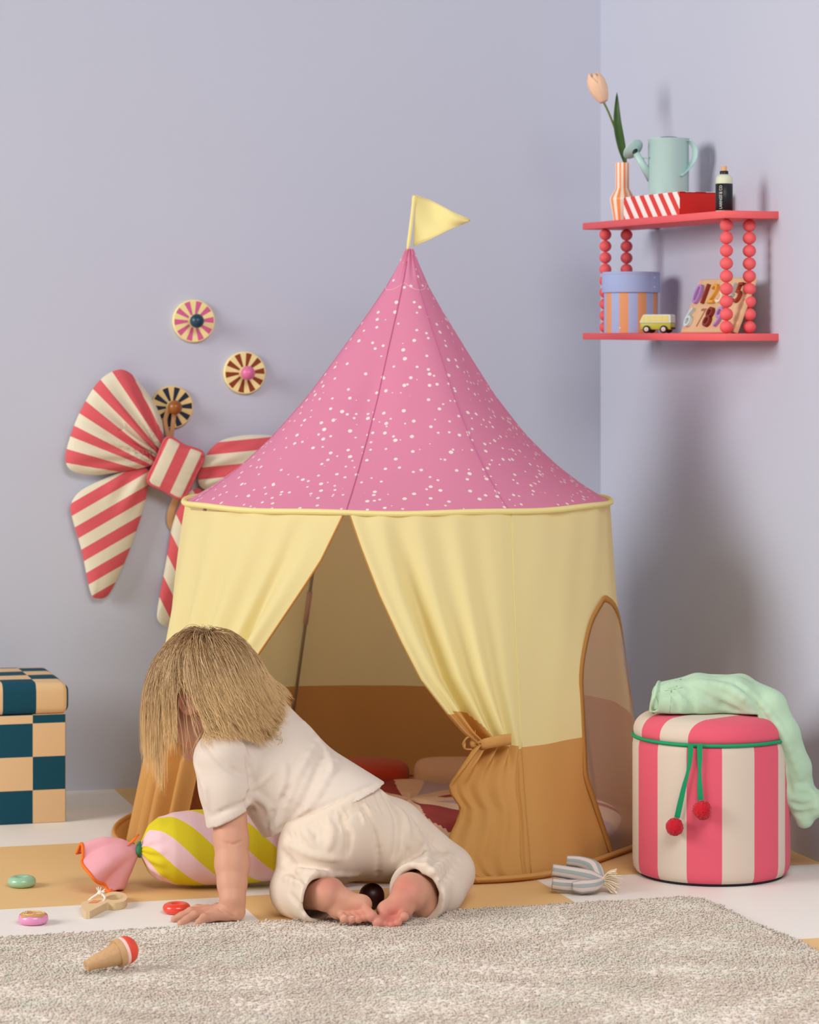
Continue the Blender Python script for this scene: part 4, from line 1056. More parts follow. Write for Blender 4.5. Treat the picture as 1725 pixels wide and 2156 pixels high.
# outer wall, top with hole (ring of quads from hole to outline by angle)
V = []; 
def rayhit(c, a):
    d = Vector((math.cos(a), math.sin(a), 0)); best = .01
    for i in range(64):
        p, q = o2[i], o2[(i + 1) % 64]; e = q - p; den = d.x * e.y - d.y * e.x
        if abs(den) < 1e-12: continue
        w = p - c; t = (w.x * e.y - w.y * e.x) / den; s = (w.x * d.y - w.y * d.x) / den
        if t > 0 and -1e-6 <= s <= 1 + 1e-6: best = max(best, t)
    return c + d * best
n = 128; io = [rayhit(hc, k / n * 2 * PI) for k in range(n)]; ih = [hc + (io[k] - hc).normalized() * min(.9 * (io[k] - hc).length, 1 / math.sqrt((math.cos(k / n * 2 * PI) / .018) ** 2 + (math.sin(k / n * 2 * PI) / .030) ** 2)) for k in range(n)]
dz = Vector((0, 0, ptz - .0005))
V = io + ih + [p - dz for p in io] + [p - dz for p in ih]; Fc = []; mi = []
for k in range(n):
    j = (k + 1) % n
    Fc += [(k, j, n + j, n + k), (k, 2 * n + k, 2 * n + j, j), (n + k, n + j, 3 * n + j, 3 * n + k), (2 * n + k, 3 * n + k, 3 * n + j, 2 * n + j)]; mi += [0, 1, 1, 1]
mesh('ring_handle', V, Fc, [M_plt, M_ply], ply, mi=mi, smooth=False)
mesh('orange_patch', [FL(x, y, ptz + .0006) for x, y in ((186, 1901), (196, 1895), (213, 1895), (203, 1901))] + [FL(x, y, ptz - .001) for x, y in ((186, 1901), (196, 1895), (213, 1895), (203, 1901))], [(3, 2, 1, 0), (0, 1, 5, 4), (1, 2, 6, 5), (2, 3, 7, 6), (3, 0, 4, 7)], M_or, ply, smooth=False)
kp = P(210, 1880, FL(210, 1890, ptz).y)
def cw(pts, r=.0024): return tube([Vector(q) for q in smoothpath(pts, 20)], r, 8)[:2]
m = MB(); Yk = kp.y
m.add(*cw([P(182, 1903, Yk - .02), P(190, 1893, Yk - .015), P(203, 1884, Yk - .005), kp, P(221, 1890, Yk - .01), P(214, 1903, Yk - .05), P(193, 1920, Yk - .10)]))
m.add(*ball(kp, .0055, 12)); m.add(*ball(kp + Vector((.008, 0, .003)), .0035, 10))
for dx, dy in ((-.007, .012), (-.003, .014), (.003, .013), (.012, .009)): m.add(*cw([kp, kp + Vector((dx * .6, -.002, dy * .6)), kp + Vector((dx, -.003, dy))], .0011))
m.build('cord', M_cordw, ply)

# striped cloth toy with fringe
M_ct = mk('cloth_toy', (214, 196, 188), .95, col2=(158, 164, 162), mode='stripe', bump=(500, .3, .001)); M_fr = mk('fringe_cream', (240, 222, 192), .95)
cj = P(1268, 1855, FL(1240, 1885).y + .03); Yc = cj.y
ct = thing('cloth_toy', 'grey and pink striped cloth toy with cream fringe in front of the tent', 'soft toy', (cj.x, cj.y, 0))
def limb(pts, rs, st):
    p = smoothpath(pts, 24); r = [interp(i / 24, np.linspace(0, 1, len(rs)), rs) for i in range(25)]
    V, Fc, U = tube([Vector(q) for q in p], r, 20, stripes=st, caps=True); mesh('limb', V, Fc, M_ct, ct, uv=U)
limb([P(1194, 1812, Yc + .05), P(1225, 1816, Yc + .045), P(1252, 1828, Yc + .03), cj], [.0115, .0135, .016, .010], 10)
limb([P(1163, 1832, Yc + .0), P(1200, 1838, Yc + 0), P(1240, 1846, Yc + 0), cj], [.014, .0145, .016, .011], 10)
limb([P(1163, 1861, Yc - .015), P(1190, 1864, Yc - .015), P(1225, 1864, Yc - .01), cj], [.013, .0135, .014, .010], 10)
limb([P(1206, 1866, Yc - .035), P(1225, 1867, Yc - .035), P(1250, 1864, Yc - .03), cj], [.010, .0155, .014, .009], 10)
limb([P(1232, 1826, Yc + .06), P(1250, 1832, Yc + .04), P(1262, 1842, Yc + .02), cj], [.010, .015, .014, .009], 12)
m = MB()
for k in range(46):
    a = random.uniform(-1.0, .95); L = random.uniform(.030, .046); dy = random.uniform(-.03, .03)
    e = cj + Vector((math.cos(a) * L, dy, math.sin(a) * L * .9)); e.z = max(e.z, .003)
    m.add(*tube([Vector(q) for q in smoothpath([cj + Vector((-.004, dy * .2, 0)), cj + Vector((math.cos(a) * L * .45, dy * .5, math.sin(a) * L * .55 + .004)), e], 8)], .0013, 5)[:2])
m.build('fringe', M_fr, ct)
mesh('fringe_band', *tube([cj + Vector((-.006, 0, .002)), cj + Vector((.005, 0, 0))], [.010, .0095], 16)[:2], M_fr, ct)

# candy shaped bolster
M_cd = mk('candy_stripes', (238, 202, 208), .85, col2=(220, 204, 42), mode='stripe', bump=(400, .15, .001), spec=.2); M_cp = mk('candy_wrapper', (242, 176, 186), .85, bump=(400, .15, .001), transl=.15); M_co = mk('candy_orange', (240, 118, 36), .8); M_cg = mk('candy_knot', (62, 134, 98), .7)
candy = thing('candy_pillow', 'candy shaped bolster pillow with yellow and pink diagonal stripes and pink wrapper end', 'pillow', FL(450, 1870))
CYd = 6.225; ca = P(297, 1812, CYd - .02); cb = P(640, 1812, CYd + .03); CRd = .0835
ca.z = .088; cb.z = .092; cdir = (cb - ca).normalized(); clen = (cb - ca).length; _, cs, cu_ = frame(cdir)
def cbody(u, v):
    e = interp(v, [0, .012, .05, .11, .2, .32, .5, .68, .8, .89, .95, .988, 1], [.10, .22, .60, .82, .95, 1.0, 1.01, 1.0, .95, .82, .60, .22, .10])
    a = u * 2 * PI; r = CRd * e; pl = max(0, .16 - v) / .16 + max(0, v - .84) / .16
    r *= 1 + pl * .10 * math.sin(a * 13 + math.sin(a * 3)) ; sh = -.012 * (1 - math.sin(PI * v))
    p = ca + cdir * (clen * v - (1 - e) * .004) + (cs * math.cos(a) + cu_ * math.sin(a)) * r
    p.z = max(p.z, .003 + .01 * (1 - e)); return p
V, Fc, U = grid(96, 70, cbody, cu=False, uvf=lambda u, v: (u * 8 * 1.0 + v * clen / .0655 * 1.0 + .35, v)); mesh('body', V, Fc, M_cd, candy, uv=U)
def wrapper(sign):
    o = ca if sign < 0 else cb; d = cdir * sign
    def f(u, v):
        a = u * 2 * PI; sa, cc = math.sin(a), math.cos(a); down = .5 - .5 * sa
        r = interp(v, [0, .1, .3, .6, 1], [.010, .020, .040, .060, .074]) * (1 - .30 * (1 - down))
        ruff = 1 + (.03 + .20 * v) * math.sin(a * 5 + 1.0) + .07 * v * math.sin(a * 9 + 2)
        L = .132 * (1 - .62 * down ** 1.5) * (1 + .05 * math.sin(a * 4))
        p = o + d * (.004 + L * v) + (cs * cc + cu_ * sa) * r * ruff - Vector((0, 0, .046 * v * v))
        p.z = max(p.z, .004 + .004 * math.sin(a * 5)); return p
    V, Fc, U = grid(96, 24, f, cu=True); w = mesh('wrapper_end', V, Fc, M_cp, candy); w.modifiers.new('thick', 'SOLIDIFY').thickness = .0015
    mesh('orange_edging', *tube([f(k / 96, 1.0) for k in range(96)], .0036, 8, closed=True)[:2], M_co, w)
    kn = MB(); kn.add(*tube([o + (cs * math.cos(a) + cu_ * math.sin(a)) * .0125 + d * .003 for a in np.linspace(0, 2 * PI, 24)[:-1]], .006, 10, closed=True)[:2])
    kn.add(*ball(o + d * .004 + Vector((0, -.014, .002)), .0085, 14, (.8, 1, 1.5))); kn.build('knot_band', M_cg, candy)
wrapper(-1); wrapper(1)
mesh('orange_tag', *tube([P(292, 1757, CYd - .03), P(282, 1768, CYd - .04), P(270, 1779, CYd - .045)], [.003, .005, .003], 8, flat=.5)[:2], M_co, candy)

# dark wooden ball and tipped bowl behind the child's feet
M_db = mk('ball_dark', (52, 20, 20), .4); M_bb = mk('bowl_brown', (112, 72, 34), .5)
c = P(783, 1892, 5.985); c.z = .0285
tagp(mesh('toy_ball', *ball(c, .0275, 32)[:2], M_db, None, loc=(c.x, c.y, 0)), 'dark maroon wooden ball on the floor behind the child\'s feet', 'ball')
c = P(752, 1900, 5.93); c.z = .0195
tagp(mesh('toy_bowl', *lathe([(.001, 0), (.010, 0), (.024, .008), (.030, .018), (.0285, .0185), (.020, .010), (.001, .005)], 40, (c.x, c.y, .0005), (0, 0, 1), caps=False)[:2], M_bb, None, loc=(c.x, c.y, 0)), 'small brown wooden bowl beside the dark maroon ball', 'bowl')
# ---------------------------------------------------------------- the child
M_skin = mk('skin', (236, 184, 158), .55, spec=.35, sss=.12, attr='skin', bump=(260, .06, .001))
M_shirt = mk('shirt_cream', (216, 202, 189), .92, bump=(900, .10, .001), sheen=.05, spec=.15, var=.01, vscale=9)
M_pants = mk('trousers_beige', (222, 206, 188), .92, bump=(900, .14, .001), sheen=.05, spec=.15, var=.01, vscale=9)
child = thing('child', 'small child with blond hair in cream shirt and beige trousers kneeling on the floor', 'person', FL(760, 1925))
fw = Vector((-.779, .52, -.35)).normalized(); up = (Vector((0, 0, 1)) - fw * fw.z).normalized(); lf_ = up.cross(fw)
HC = P(436, 1442, 6.06)
def HD(f, l, u): return HC + fw * f + lf_ * l + up * u
A3 = [tuple(fw), tuple(lf_), tuple(up)]
bv = Vox((-.56, 5.70, -.005), (.14, 6.42, .66), .0022)
# trunk and legs under the clothes
SHL, SHR = P(470, 1592, 5.965), P(508, 1566, 6.27)
bv.cap(P(528, 1570, 6.12), P(690, 1697, 6.0), .080, .070, .03); bv.cap(SHL, SHR, .045, .045, .03)
bv.cap(P(498, 1535, 6.10), HD(-.02, 0, -.06), .052, .050, .03)
bv.ell(P(695, 1772, 5.95), [(1, 0, 0), (0, 1, 0), (0, 0, 1)], (.085, .085, .078), .03); bv.ell(P(795, 1765, 6.0), [(1, 0, 0), (0, 1, 0), (0, 0, 1)], (.08, .085, .078), .03)
KL, KR = P(628, 1872, 5.925), P(940, 1838, 6.075)
bv.cap(P(680, 1790, 5.97), KL, .062, .05, .02); bv.cap(P(820, 1770, 6.03), KR, .062, .05, .02)
AL, AR_ = P(688, 1886, 5.80), P(866, 1884, 5.815)
bv.cap(KL, AL, .044, .030, .015); bv.cap(KR, AR_, .046, .032, .015)
# head: skull, jaw, cheeks, nose, brow, lips, ears
bv.ell(HD(0, 0, .010), A3, (.102, .086, .100), .02); bv.ell(HD(.030, 0, -.060), A3, (.072, .068, .075), .03)
for s in (1, -1):
    bv.ell(HD(.052, s * .036, -.078), A3, (.040, .032, .036), .02)
    bv.ell(HD(.092, s * .034, -.022), A3, (.012, .020, .010), .012)
    bv.cap(HD(.099, s * .033, -.042), HD(.110, s * .033, -.042), .010, .006, .010, 'cut')
    e0 = HD(.002, s * .083, -.030)
    bv.ell(e0 - fw * .006, [tuple((fw * .8 + lf_ * s * -.25).normalized()), tuple((lf_ * s + fw * -.35).normalized()), tuple(up)], (.019, .0085, .030), .006)
    bv.ell(e0 + lf_ * s * .008 + fw * .001, A3, (.009, .007, .016), .004, 'cut')
bv.cap(HD(.102, 0, -.045), HD(.112, 0, -.066), .008, .012, .012); bv.ell(HD(.084, 0, -.128), A3, (.026, .030, .020), .02)
bv.cap(HD(.098, .015, -.092), HD(.098, -.015, -.092), .006, .006, .006); bv.cap(HD(.096, .013, -.102), HD(.096, -.013, -.102), .007, .007, .006)
bv.cap(HD(.108, .016, -.097), HD(.108, -.016, -.097), .0022, .0022, .003, 'cut')
# left arm down to the planted hand
EL = P(487, 1768, 5.925); WL = P(490, 1894, 5.868)
bv.chain([SHL, P(480, 1680, 5.945), EL, P(489, 1820, 5.905), P(489, 1862, 5.885), WL], [.043, .0395, .0355, .0355, .0300, .0245], .012)
pz_ = lambda px, Y, z: Vector(((px - CX) * Y / F, Y, z))
heel = pz_(498, 5.862, .020); palm = pz_(464, 5.862, .0165)
bv.cap(WL, heel, .0245, .0195, .012); bv.cap(WL, palm + Vector((.012, .002, .008)), .021, .0150, .012)
kn_ = [pz_(437, 5.892, .018), pz_(431, 5.872, .019), pz_(434, 5.851, .0175), pz_(443, 5.832, .015)]
for k in kn_: bv.cap(heel.lerp(palm, .5) + (k - palm) * .15, k, .0135, .0102, .010)
tips = [pz_(390, 5.893, .0072), pz_(366, 5.846, .0072), pz_(380, 5.806, .0072), pz_(413, 5.786, .0068)]
def finger(k, t, r0, r1, lift, kk=.004, op=None):
    m1 = k.lerp(t, .45) + Vector((0, 0, lift)); m2 = k.lerp(t, .76) + Vector((0, 0, lift * .45))
    bv.chain([k, m1, m2, t], [r0, r0 * .96, lerp(r0, r1, .7), r1], kk)
for k, t, r in zip(kn_, tips, (.0098, .0100, .0096, .0088)): finger(k, t, r, .0068, .0065)
bv.chain([pz_(478, 5.885, .018), pz_(458, 5.912, .015), pz_(437, 5.917, .0105), pz_(426, 5.914, .009)], [.0145, .0115, .0100, .0075], .008)
# right arm reaching to the pillow
ER = P(478, 1700, 6.365); WR = P(462, 1722, 6.275)
bv.chain([SHR, ER], [.046, .036], .012); bv.chain([ER, WR], [.035, .024], .012)
pr_ = P(448, 1727, 6.235); 
bv.cap(WR, pr_, .022, .016, .01)
for i, (dx, dy) in enumerate(((-34, .022), (-40, .004), (-36, -.014), (-26, -.030))):
    k = pr_ + Vector((-.018, dy * .7, .004)); t = P(448 + dx, 1729 + abs(i - 1) * 2, 6.235 + dy); t.z -= .004
    bv.chain([pr_, k], [.014, .010], .008); finger(k, t, .0094, .0068, .006)
bv.chain([pr_ + Vector((.01, -.012, 0)), P(452, 1737, 6.195), P(440, 1741, 6.183)], [.012, .0095, .0072], .006)
# feet: soles to the camera, toes tucked under
def foot(heel, arch, ball_in, ball_out, toes, ankle):
    bv.cap(ankle, heel, .029, .026, .014); bv.cap(heel, arch, .0265, .0225, .014); bv.cap(heel + Vector((0, .012, 0)), ankle + Vector((0, .01, 0)), .026, .028, .014)
    bv.cap(arch, ball_in, .021, .0190, .014); bv.cap(arch, ball_out, .020, .0165, .014); bv.cap(ball_in, ball_out, .0185, .0155, .012)
    for (r0, t, r) in toes:
        bv.cap(r0, r0.lerp(t, .6), r * .86, r * .80, .003); bv.cap(r0.lerp(t, .6), t, r * .82, r * 1.04, .0012)
Yf = 5.772
foot(P(696, 1880, 5.815), P(722, 1896, 5.80), P(762, 1905, Yf + .018), P(712, 1917, Yf + .020),
     [(P(766, 1907, Yf + .008), P(783, 1929, Yf - .018), .0118), (P(756, 1918, Yf + .006), P(768, 1931, Yf - .016), .0090), (P(744, 1922, Yf + .006), P(755, 1935, Yf - .018), .0090), (P(731, 1925, Yf + .006), P(740, 1936, Yf - .019), .0088), (P(718, 1925, Yf + .006), P(725, 1934, Yf - .019), .0098)], AL)
foot(P(856, 1878, 5.815), P(846, 1897, 5.80), P(815, 1917, Yf + .014), P(850, 1916, Yf + .018),
     [(P(812, 1924, Yf + .004), P(797, 1942, Yf - .020), .0128), (P(822, 1930, Yf + .004), P(811, 1946, Yf - .022), .0080), (P(830, 1931, Yf + .004), P(824, 1948, Yf - .022), .0084), (P(838, 1929, Yf + .004), P(838, 1943, Yf - .021), .0086), (P(846, 1922, Yf + .004), P(851, 1930, Yf - .018), .0100)], AR_)
bv.cap(P(866, 1868, 5.83), P(890, 1900, 5.86), .030, .034, .015)
bv.crease([(457, 1911), (475, 1921), (495, 1932)], .0022, .003, 'cut'); bv.crease([(470, 1772), (490, 1778), (512, 1770)], .0020, .004, 'cut')
V, Q = bv.build(1)
V[:, 2] = np.maximum(V[:, 2], .0008)
body = mesh('body', V, Q, M_skin, child)
# skin tone: rosier at heels, toes, knuckles and ear
def near(V, p, r): return np.exp(-np.sum((V - np.array(p)) ** 2, 1) / r ** 2)
rosy = sum(near(V, p, r) * w for p, r, w in ((P(692, 1872, 5.80), .028, .9), (P(855, 1872, 5.80), .030, .9), (P(755, 1932, 5.76), .032, .55), (P(820, 1938, 5.76), .034, .9), (P(840, 1912, 5.78), .02, .4), (HD(0, .085, -.03), .03, .6),
           (palm + Vector((-.05, 0, 0)), .03, .35), (EL, .03, .25)))
rosy = np.clip(rosy, 0, 1)[:, None]
c0 = np.array(lin((204, 152, 126))[:3]); c1 = np.array(lin((200, 114, 102))[:3])
colr = np.ones((len(V), 4), dtype=np.float32); colr[:, :3] = c0 * (1 - rosy) + c1 * rosy
body.data.color_attributes.new('skin', 'FLOAT_COLOR', 'POINT').data.foreach_set('color', colr.ravel())
M_nail = mk('nail', (216, 166, 150), .35, spec=.5)
for t, k in ((tips[1], kn_[1]), (tips[2], kn_[2]), (tips[3], kn_[3])):
    d = (t - k).normalized(); V_, F_, _ = ball((0, 0, 0), 1, 12); dd, ss, tt = frame(d)
    mesh('fingernail', [t + Vector((0, 0, .0052)) - d * .001 + dd * (v.x * .0045) + ss * (v.y * .0042) + tt * (v.z * .0016) for v in V_], F_, M_nail, body)
for px, py in ((725, 1930), (742, 1931)):
    q = bv.hit(px, py)
    if q: mesh('toenail', [q + Vector((v.x * .0048, v.y * .0012, v.z * .0026)) for v in ball((0, 0, 0), 1, 12)[0]], ball((0, 0, 0), 1, 12)[1], M_nail, body)
M_eye = mk('eye_white', (240, 238, 234), .25, spec=.5); M_iris = mk('iris_blue', (70, 96, 120), .3)
for s in (1, -1):
    c = HD(.089, s * .033, -.042); ey = mesh('eye', *ball(c, .0125, 24)[:2], M_eye, body); mesh('iris', *ball(c + fw * .0085, .0062, 16)[:2], M_iris, ey)
mesh('lips', *tube([HD(.1015, lerp(-.016, .016, k / 10), -.0965 - .001 * math.cos(k / 10 * 2 * PI)) for k in range(11)], [.001 + .0036 * math.sin(PI * (k + .5) / 11) for k in range(11)], 8)[:2], mk('lip_pink', (214, 128, 118), .5), body)

# shirt
sv = Vox((-.50, 5.80, .10), (.0, 6.40, .53), .0034)
sl_ = Vox((-.50, 5.80, .10), (.0, 6.40, .53), .0034)
sl_.chain([P(464, 1600, 5.958), P(474, 1660, 5.945), P(489, 1772, 5.93)], [.058, .053, .049], .018)
sl_.plane(P(488, 1719, 5.93), (.43, .08, -.90))
sl_.chain([SHR, P(486, 1660, 6.33), P(478, 1700, 6.365)], [.056, .050, .048], .018)
sv.cap(P(528, 1570, 6.12), P(612, 1636, 6.055), .099, .098, .02); sv.cap(P(612, 1636, 6.055), P(770, 1752, 5.965), .098, .112, .02)
sv.cap(P(478, 1590, 5.985), SHR, .063, .062, .03); sv.cap(P(560, 1640, 6.02), P(614, 1744, 6.0), .075, .062, .03)
sv.cap(P(556, 1496, 6.10), P(590, 1560, 6.06), .045, .06, .05)
nh = Vector((.42, 0, -.906)).normalized(); hp_ = P(700, 1703, 5.95); sv.plane(hp_, nh)
sv.merge(sl_, .02)
sv.cap(P(516, 1556, 6.11), P(462, 1500, 6.08), .062, .075, .006, 'cut')
for pts, r, op in (([(520, 1596), (530, 1640), (524, 1690), (532, 1706)], .006, 'cut'), ([(585, 1762), (600, 1700), (640, 1610), (672, 1545), (660, 1528)], .0075, 'add'), ([(592, 1755), (630, 1700), (668, 1620), (685, 1560)], .006, 'cut'),
                   ([(582, 1752), (585, 1700), (600, 1640), (600, 1610)], .0055, 'add'), ([(575, 1760), (566, 1700), (545, 1680), (536, 1672)], .005, 'add'), ([(600, 1745), (660, 1690), (700, 1620), (712, 1600)], .005, 'add'),
                   ([(430, 1560), (460, 1600), (490, 1622), (516, 1632)], .0028, 'cut'), ([(520, 1660), (545, 1650), (575, 1625)], .005, 'add'), ([(412, 1610), (430, 1650), (440, 1700)], .005, 'add'), ([(480, 1530), (520, 1560), (530, 1590)], .005, 'cut'),
                   ([(560, 1735), (590, 1690), (615, 1650)], .004, 'cut'), ([(590, 1745), (680, 1700), (790, 1650)], .0022, 'cut'), ([(430, 1725), (480, 1704), (526, 1684)], .0018, 'cut'), ([(640, 1520), (690, 1590), (700, 1625)], .005, 'add')):
    sv.crease(pts, r, .010, op)
V, Q = sv.build(3); shirt = mesh('shirt', V, Q, M_shirt, child)

# trousers
tv = Vox((-.32, 5.72, -.002), (.18, 6.22, .30), .0034)
leg_l = Vox(tv.lo, tv.lo + tv.h * (tv.n - 1), tv.h); leg_r = Vox(tv.lo, tv.lo + tv.h * (tv.n - 1), tv.h)
leg_l.cap(P(626, 1878, 5.92), P(685, 1894, 5.77), .058, .053, .02); leg_l.plane(P(664, 1893, 5.80), (.86, -.50, 0)); leg_l.cap(P(648, 1890, 5.87), P(695, 1895, 5.74), .040, .043, .004, 'cut')
ra, rb = P(938, 1838, 6.07), P(866, 1890, 5.815); axr = (rb - ra).normalized()
leg_r.cap(ra, rb + axr * .05, .062, .068, .02); leg_r.cap(P(950, 1838, 6.03), P(932, 1880, 5.94), .045, .045, .03); leg_r.plane(P(880, 1884, 5.850), (-.50, -.84, -.06)); leg_r.cap(ra.lerp(rb, .45), rb + axr * .10, .046, .056, .004, 'cut')
tv.cap(P(705, 1710, 5.985), P(728, 1735, 5.97), .099, .106, .02)
tv.ell(P(690, 1778, 5.955), [(1, 0, 0), (0, 1, 0), (0, 0, 1)], (.102, .105, .086), .03); tv.ell(P(798, 1768, 6.0), [(1, 0, 0), (0, 1, 0), (0, 0, 1)], (.096, .105, .088), .03)
tv.cap(P(668, 1790, 5.965), P(630, 1866, 5.93), .078, .060, .03); tv.cap(P(825, 1765, 6.03), P(936, 1838, 6.075), .082, .064, .03)
tv.plane(hp_ + nh * -.016, -nh)
tv.merge(leg_l, .012); tv.merge(leg_r, .012)
for k in range(19):
    t = k / 18; x, y = lerp(604, 800, t), lerp(1751, 1659, t); L = 26 + 22 * math.sin(k * 2.3) ** 2
    tv.crease([(x, y + 2), (x + 5 + 5 * t, y + L * .5), (x + 4 + 16 * t, y + L)], .0036, .006, 'cut')
for pts, r, op in (([(757, 1694), (785, 1740), (797, 1800), (796, 1850)], .0024, 'cut'), ([(805, 1668), (835, 1720), (838, 1770), (828, 1810)], .006, 'cut'), ([(600, 1775), (660, 1800), (715, 1810)], .005, 'add'), ([(592, 1790), (612, 1815), (622, 1840), (616, 1862)], .006, 'cut'),
                   ([(594, 1822), (620, 1832), (680, 1840), (750, 1842)], .006, 'add'), ([(592, 1845), (640, 1862), (700, 1866)], .005, 'add'), ([(690, 1718), (700, 1760), (690, 1790)], .005, 'add'), ([(640, 1745), (660, 1780)], .005, 'add'),
                   ([(720, 1722), (735, 1760), (730, 1800)], .004, 'cut'), ([(880, 1760), (900, 1800), (890, 1845), (868, 1858)], .006, 'add'), ([(860, 1780), (865, 1830), (850, 1850)], .007, 'cut'), ([(950, 1800), (920, 1830), (890, 1846)], .006, 'add'),
                   ([(966, 1812), (940, 1850), (925, 1880)], .005, 'cut'), ([(870, 1720), (905, 1765), (940, 1800)], .0022, 'cut'), ([(640, 1850), (650, 1900), (655, 1935)], .004, 'cut'), ([(610, 1880), (630, 1910), (640, 1930)], .005, 'cut'), ([(820, 1690), (850, 1720), (862, 1760)], .005, 'add')):
    tv.crease(pts, r, .010, op)
V, Q = tv.build(3); V[:, 2] = np.maximum(V[:, 2], .001); mesh('trousers', V, Q, M_pants, child)

# hair
def hair():
    N, ST = 12500, 26
    crown = HD(-.045, .0, .10); roots = []; lay = []
    while len(roots) < N:
        d = rng.normal(0, 1, 3); d /= np.linalg.norm(d); f, l, u = d
        if u < -.55: continue
        if f > .35 and u < .62: continue                     # the face
        if f > -.05 and u < .10 and abs(l) > .3: continue     # temples, in front of the ears
        if f > -.30 and u < -.12: continue
        roots.append(d)
    R = np.array(roots); rad = np.array((.104, .088, .102)); M3 = np.array(A3)
    c = np.array(HC + up * .010); p = c + (R * rad) @ M3
    lay = rng.uniform(0, 1, N) ** 1.3
    cr_ = np.array(crown); out = p - c; out /= np.linalg.norm(out, axis=1)[:, None]
    t = p - cr_; t -= out * np.sum(t * out, 1)[:, None]; t /= np.linalg.norm(t, axis=1)[:, None] + 1e-6
    fr = R[:, 0]; back = np.clip(-(R[:, 0]) * 1.3 + .25, 0, 1)
    dirv = t * .95 + out * .04 + rng.normal(0, .04, (N, 3)); dirv /= np.linalg.norm(dirv, axis=1)[:, None]
    L = np.where(fr > .15, rng.uniform(.185, .255, N), rng.uniform(.135, .178, N)); L = L * (1 - .30 * np.clip(back - .3, 0, .7))
    st = L / ST; pts = [p.copy()]; ells = [(np.array(HC + up * .010), np.array((.104, .088, .102))), (np.array(HD(.030, 0, -.060)), np.array((.076, .072, .078)))]
    cps = [(np.array(P(528, 1570, 6.12)), np.array(P(612, 1636, 6.055)), .104), (np.array(P(478, 1590, 5.985)), np.array(SHR), .068), (np.array(P(498, 1535, 6.10)), np.array(HD(-.02, 0, -.06)), .056), (np.array(P(464, 1600, 5.958)), np.array(P(474, 1660, 5.945)), .062), (np.array(P(556, 1496, 6.10)), np.array(P(590, 1560, 6.06)), .058)]
    gdir = np.array((0.0, 0, -1.0)); wv = rng.uniform(0, 6.28, N); ws = rng.uniform(.4, 1.0, N)
    bdir = np.array((.50, -.18, -.84)); bdir /= np.linalg.norm(bdir)
    for s in range(ST):
        k = (s + 1) / ST
        g = gdir[None] * (1 - back[:, None] * .75) + bdir[None] * back[:, None] * .75
        w = .10 + .16 * k
        d = dirv * (1 - w) + g * w
        side = np.cross(d, np.array((0, 0, 1.0))); side /= np.linalg.norm(side, axis=1)[:, None] + 1e-6
        d += side * (.05 * np.sin(wv + k * 7) * ws)[:, None]
        cur = max(k - .66, 0) * (back > .5)[:, None] * (1.5 * ws)[:, None]      # flicked-out ends at the nape
        d += cur * (np.array((.6, -.3, .10))[None] + side * np.sin(wv + k * 9)[:, None] * 1.3)
        d /= np.linalg.norm(d, axis=1)[:, None]; p = p + d * st[:, None]
        for c_, r_ in ells:
            q = (p - c_) @ M3.T; rr = r_ + (.003 + .016 * lay * min(1, k * 4))[:, None]; m = np.linalg.norm(q / rr, axis=1); ins_ = m < 1
            if ins_.any(): p[ins_] = c_ + ((q[ins_] / m[ins_, None]) @ M3)
        for a, b, r_ in cps:
            ba = b - a; tt = np.clip((p - a) @ ba / (ba @ ba), 0, 1); v = p - a - tt[:, None] * ba; dd = np.linalg.norm(v, axis=1); rr = r_ + .002 + .012 * lay; ins_ = dd < rr
            p[ins_] = (a + tt[:, None] * ba)[ins_] + v[ins_] / dd[ins_, None] * rr[ins_, None]
        dirv = p - pts[-1]; dirv /= np.linalg.norm(dirv, axis=1)[:, None] + 1e-9; pts.append(p.copy())
    S = np.stack(pts, 1)
    # locks: neighbouring strands draw together towards the tips
    G = 420; gi = rng.choice(N, G, replace=False); gr = S[gi, 0]
    fe = np.concatenate([S[:, 0], t * .05], 1); own = np.argmin(((fe[:, None] - fe[gi][None]) ** 2).sum(2), 1); kk = np.linspace(0, 1, ST + 1)
    pull = (.50 * kk ** 1.3)[None, :, None] * rng.uniform(.35, 1.0, (N, 1, 1)); S = S * (1 - pull) + S[gi[own]] * pull
    # keep the cheek and ear clear
    mid = S[:, 17]; px = CX + F * mid[:, 0] / mid[:, 1]; py = HY + F * (H - mid[:, 2]) / mid[:, 1]
    near_ = (mid[:, 1] < HC.y + .0); bad = np.zeros(N, bool)
    for s_ in (12, 14, 16, 18, 20, 22, 24, 26):
        q = S[:, s_]; px = CX + F * q[:, 0] / q[:, 1]; py = HY + F * (H - q[:, 2]) / q[:, 1]
        lo_ = 372 + (py - 1470) * .02; hi_ = np.where(py < 1510, 402, 424)
        bad |= (q[:, 1] < HC.y + .02) & (py > 1462) & (py < 1590) & (px > lo_) & (px < hi_)
    S0 = S; S = S[~bad | (rng.uniform(0, 1, N) < .05)]; N = len(S)
    rad0 = rng.uniform(.00038, .00074, N); d = np.gradient(S, axis=1); d /= np.linalg.norm(d, axis=2)[:, :, None] + 1e-9
    a = np.cross(d, np.array((.3, .9, .2))); a /= np.linalg.norm(a, axis=2)[:, :, None] + 1e-9; b = np.cross(d, a)
    K = ST + 1; kk = np.linspace(0, 1, K); rr = rad0[:, None] * (1 - .72 * kk ** 2)[None]
    ring = [S + (a * math.cos(q) + b * math.sin(q)) * rr[:, :, None] for q in (0, 2.094, 4.189)]
    V = np.stack(ring, 2).reshape(-1, 3)
    base = []
    for i in range(K - 1):
        for j in range(3): base.append((i * 3 + j, i * 3 + (j + 1) % 3, (i + 1) * 3 + (j + 1) % 3, (i + 1) * 3 + j))
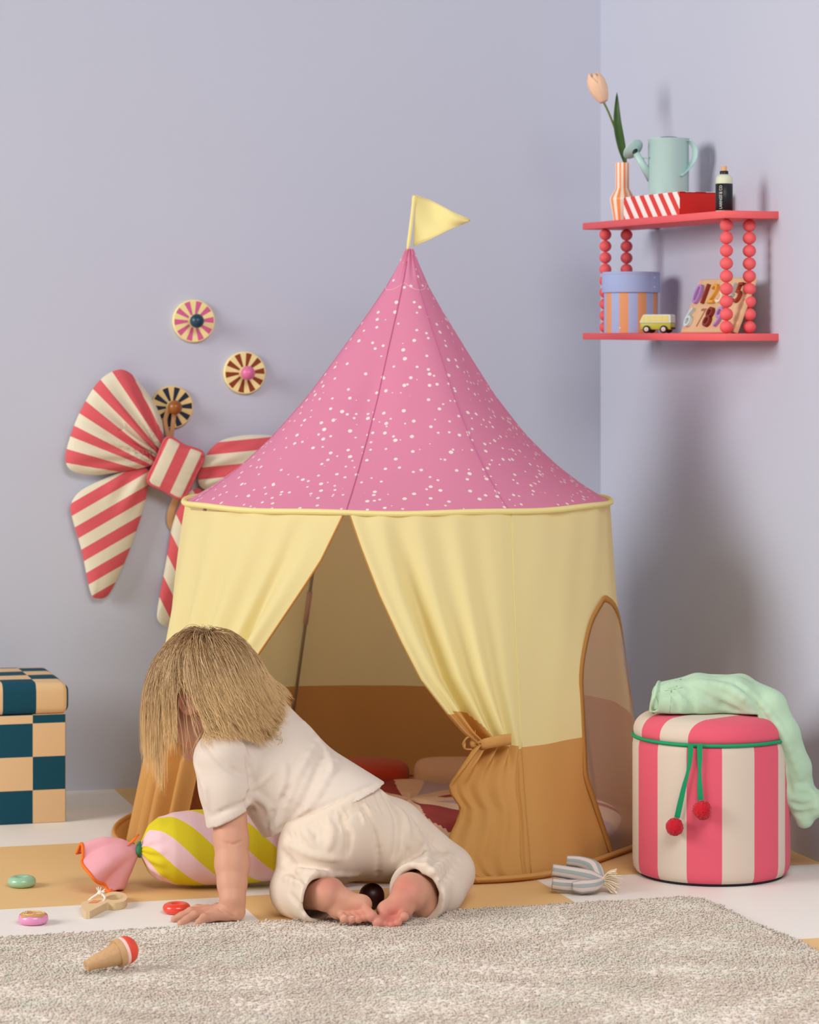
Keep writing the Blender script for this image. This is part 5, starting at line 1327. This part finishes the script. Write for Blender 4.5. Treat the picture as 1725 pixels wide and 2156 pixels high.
    Q = (np.array(base)[None] + (np.arange(N) * K * 3)[:, None, None]).reshape(-1, 4)
    o = mesh('hair', V, Q, mk('hair_blond', (214, 176, 122), .42, attr='tone', spec=.45, transl=.12), child)
    t0 = rng.normal(0, .5, N); root = np.array(lin((146, 102, 62))[:3]); tip = np.array(lin((246, 210, 154))[:3]); lite = np.array(lin((250, 230, 188))[:3])
    mixv = np.clip((-.05 + 1.25 * kk[None] + .22 * t0[:, None]), 0, 1)[:, :, None]; colr = np.ones((N, K, 3, 4), dtype=np.float32)
    cc = root * (1 - mixv) + tip * mixv; sel = (t0 > .55)[:, None, None]; cc = np.where(sel, cc * .6 + lite * .4, cc)
    colr[..., :3] = cc[:, :, None, :]; o.data.color_attributes.new('tone', 'FLOAT_COLOR', 'POINT').data.foreach_set('color', colr.ravel())
    o['kind'] = 'stuff' if False else 'thing'
    del o['kind']
    return o
ho = hair()
cm = MB()
for k in range(70):
    px, py = random.uniform(500, 578), random.uniform(1468, 1556); h = sv.hit(px, py)
    if h is None: continue
    r = random.uniform(.008, .020); a0 = random.uniform(0, 6.3); sw = random.choice((-1, 1)) * random.uniform(2.2, 4.6); q = []
    for i in range(13):
        a = a0 + sw * i / 12; q.append(h + Vector((math.cos(a) * r * (1 - .35 * i / 12) + .012, -.008 - .006 * math.sin(a * 1.3), math.sin(a) * r * (1 - .35 * i / 12))))
    cm.add(*tube(q, [.0009 * (1 - .06 * i) for i in range(13)], 5)[:2])
cm.build('curl', mk('hair_curl', (226, 188, 132), .42, spec=.4), ho)
# scalp under the strands, part of the hair's own mass
scal = Vox((HC.x - .16, HC.y - .16, HC.z - .16), (HC.x + .16, HC.y + .16, HC.z + .16), .004)
scal.ell(HC + up * .010, A3, (.1045, .0885, .1025), .01); scal.plane(HD(.055, 0, .04), (fw * .8 - up * .55)); scal.plane(HD(0, 0, -.045), (-up + fw * .75)); 
V, Q = scal.build(2); mesh('scalp', V, Q, mk('hair_roots', (132, 98, 62), .7), ho)
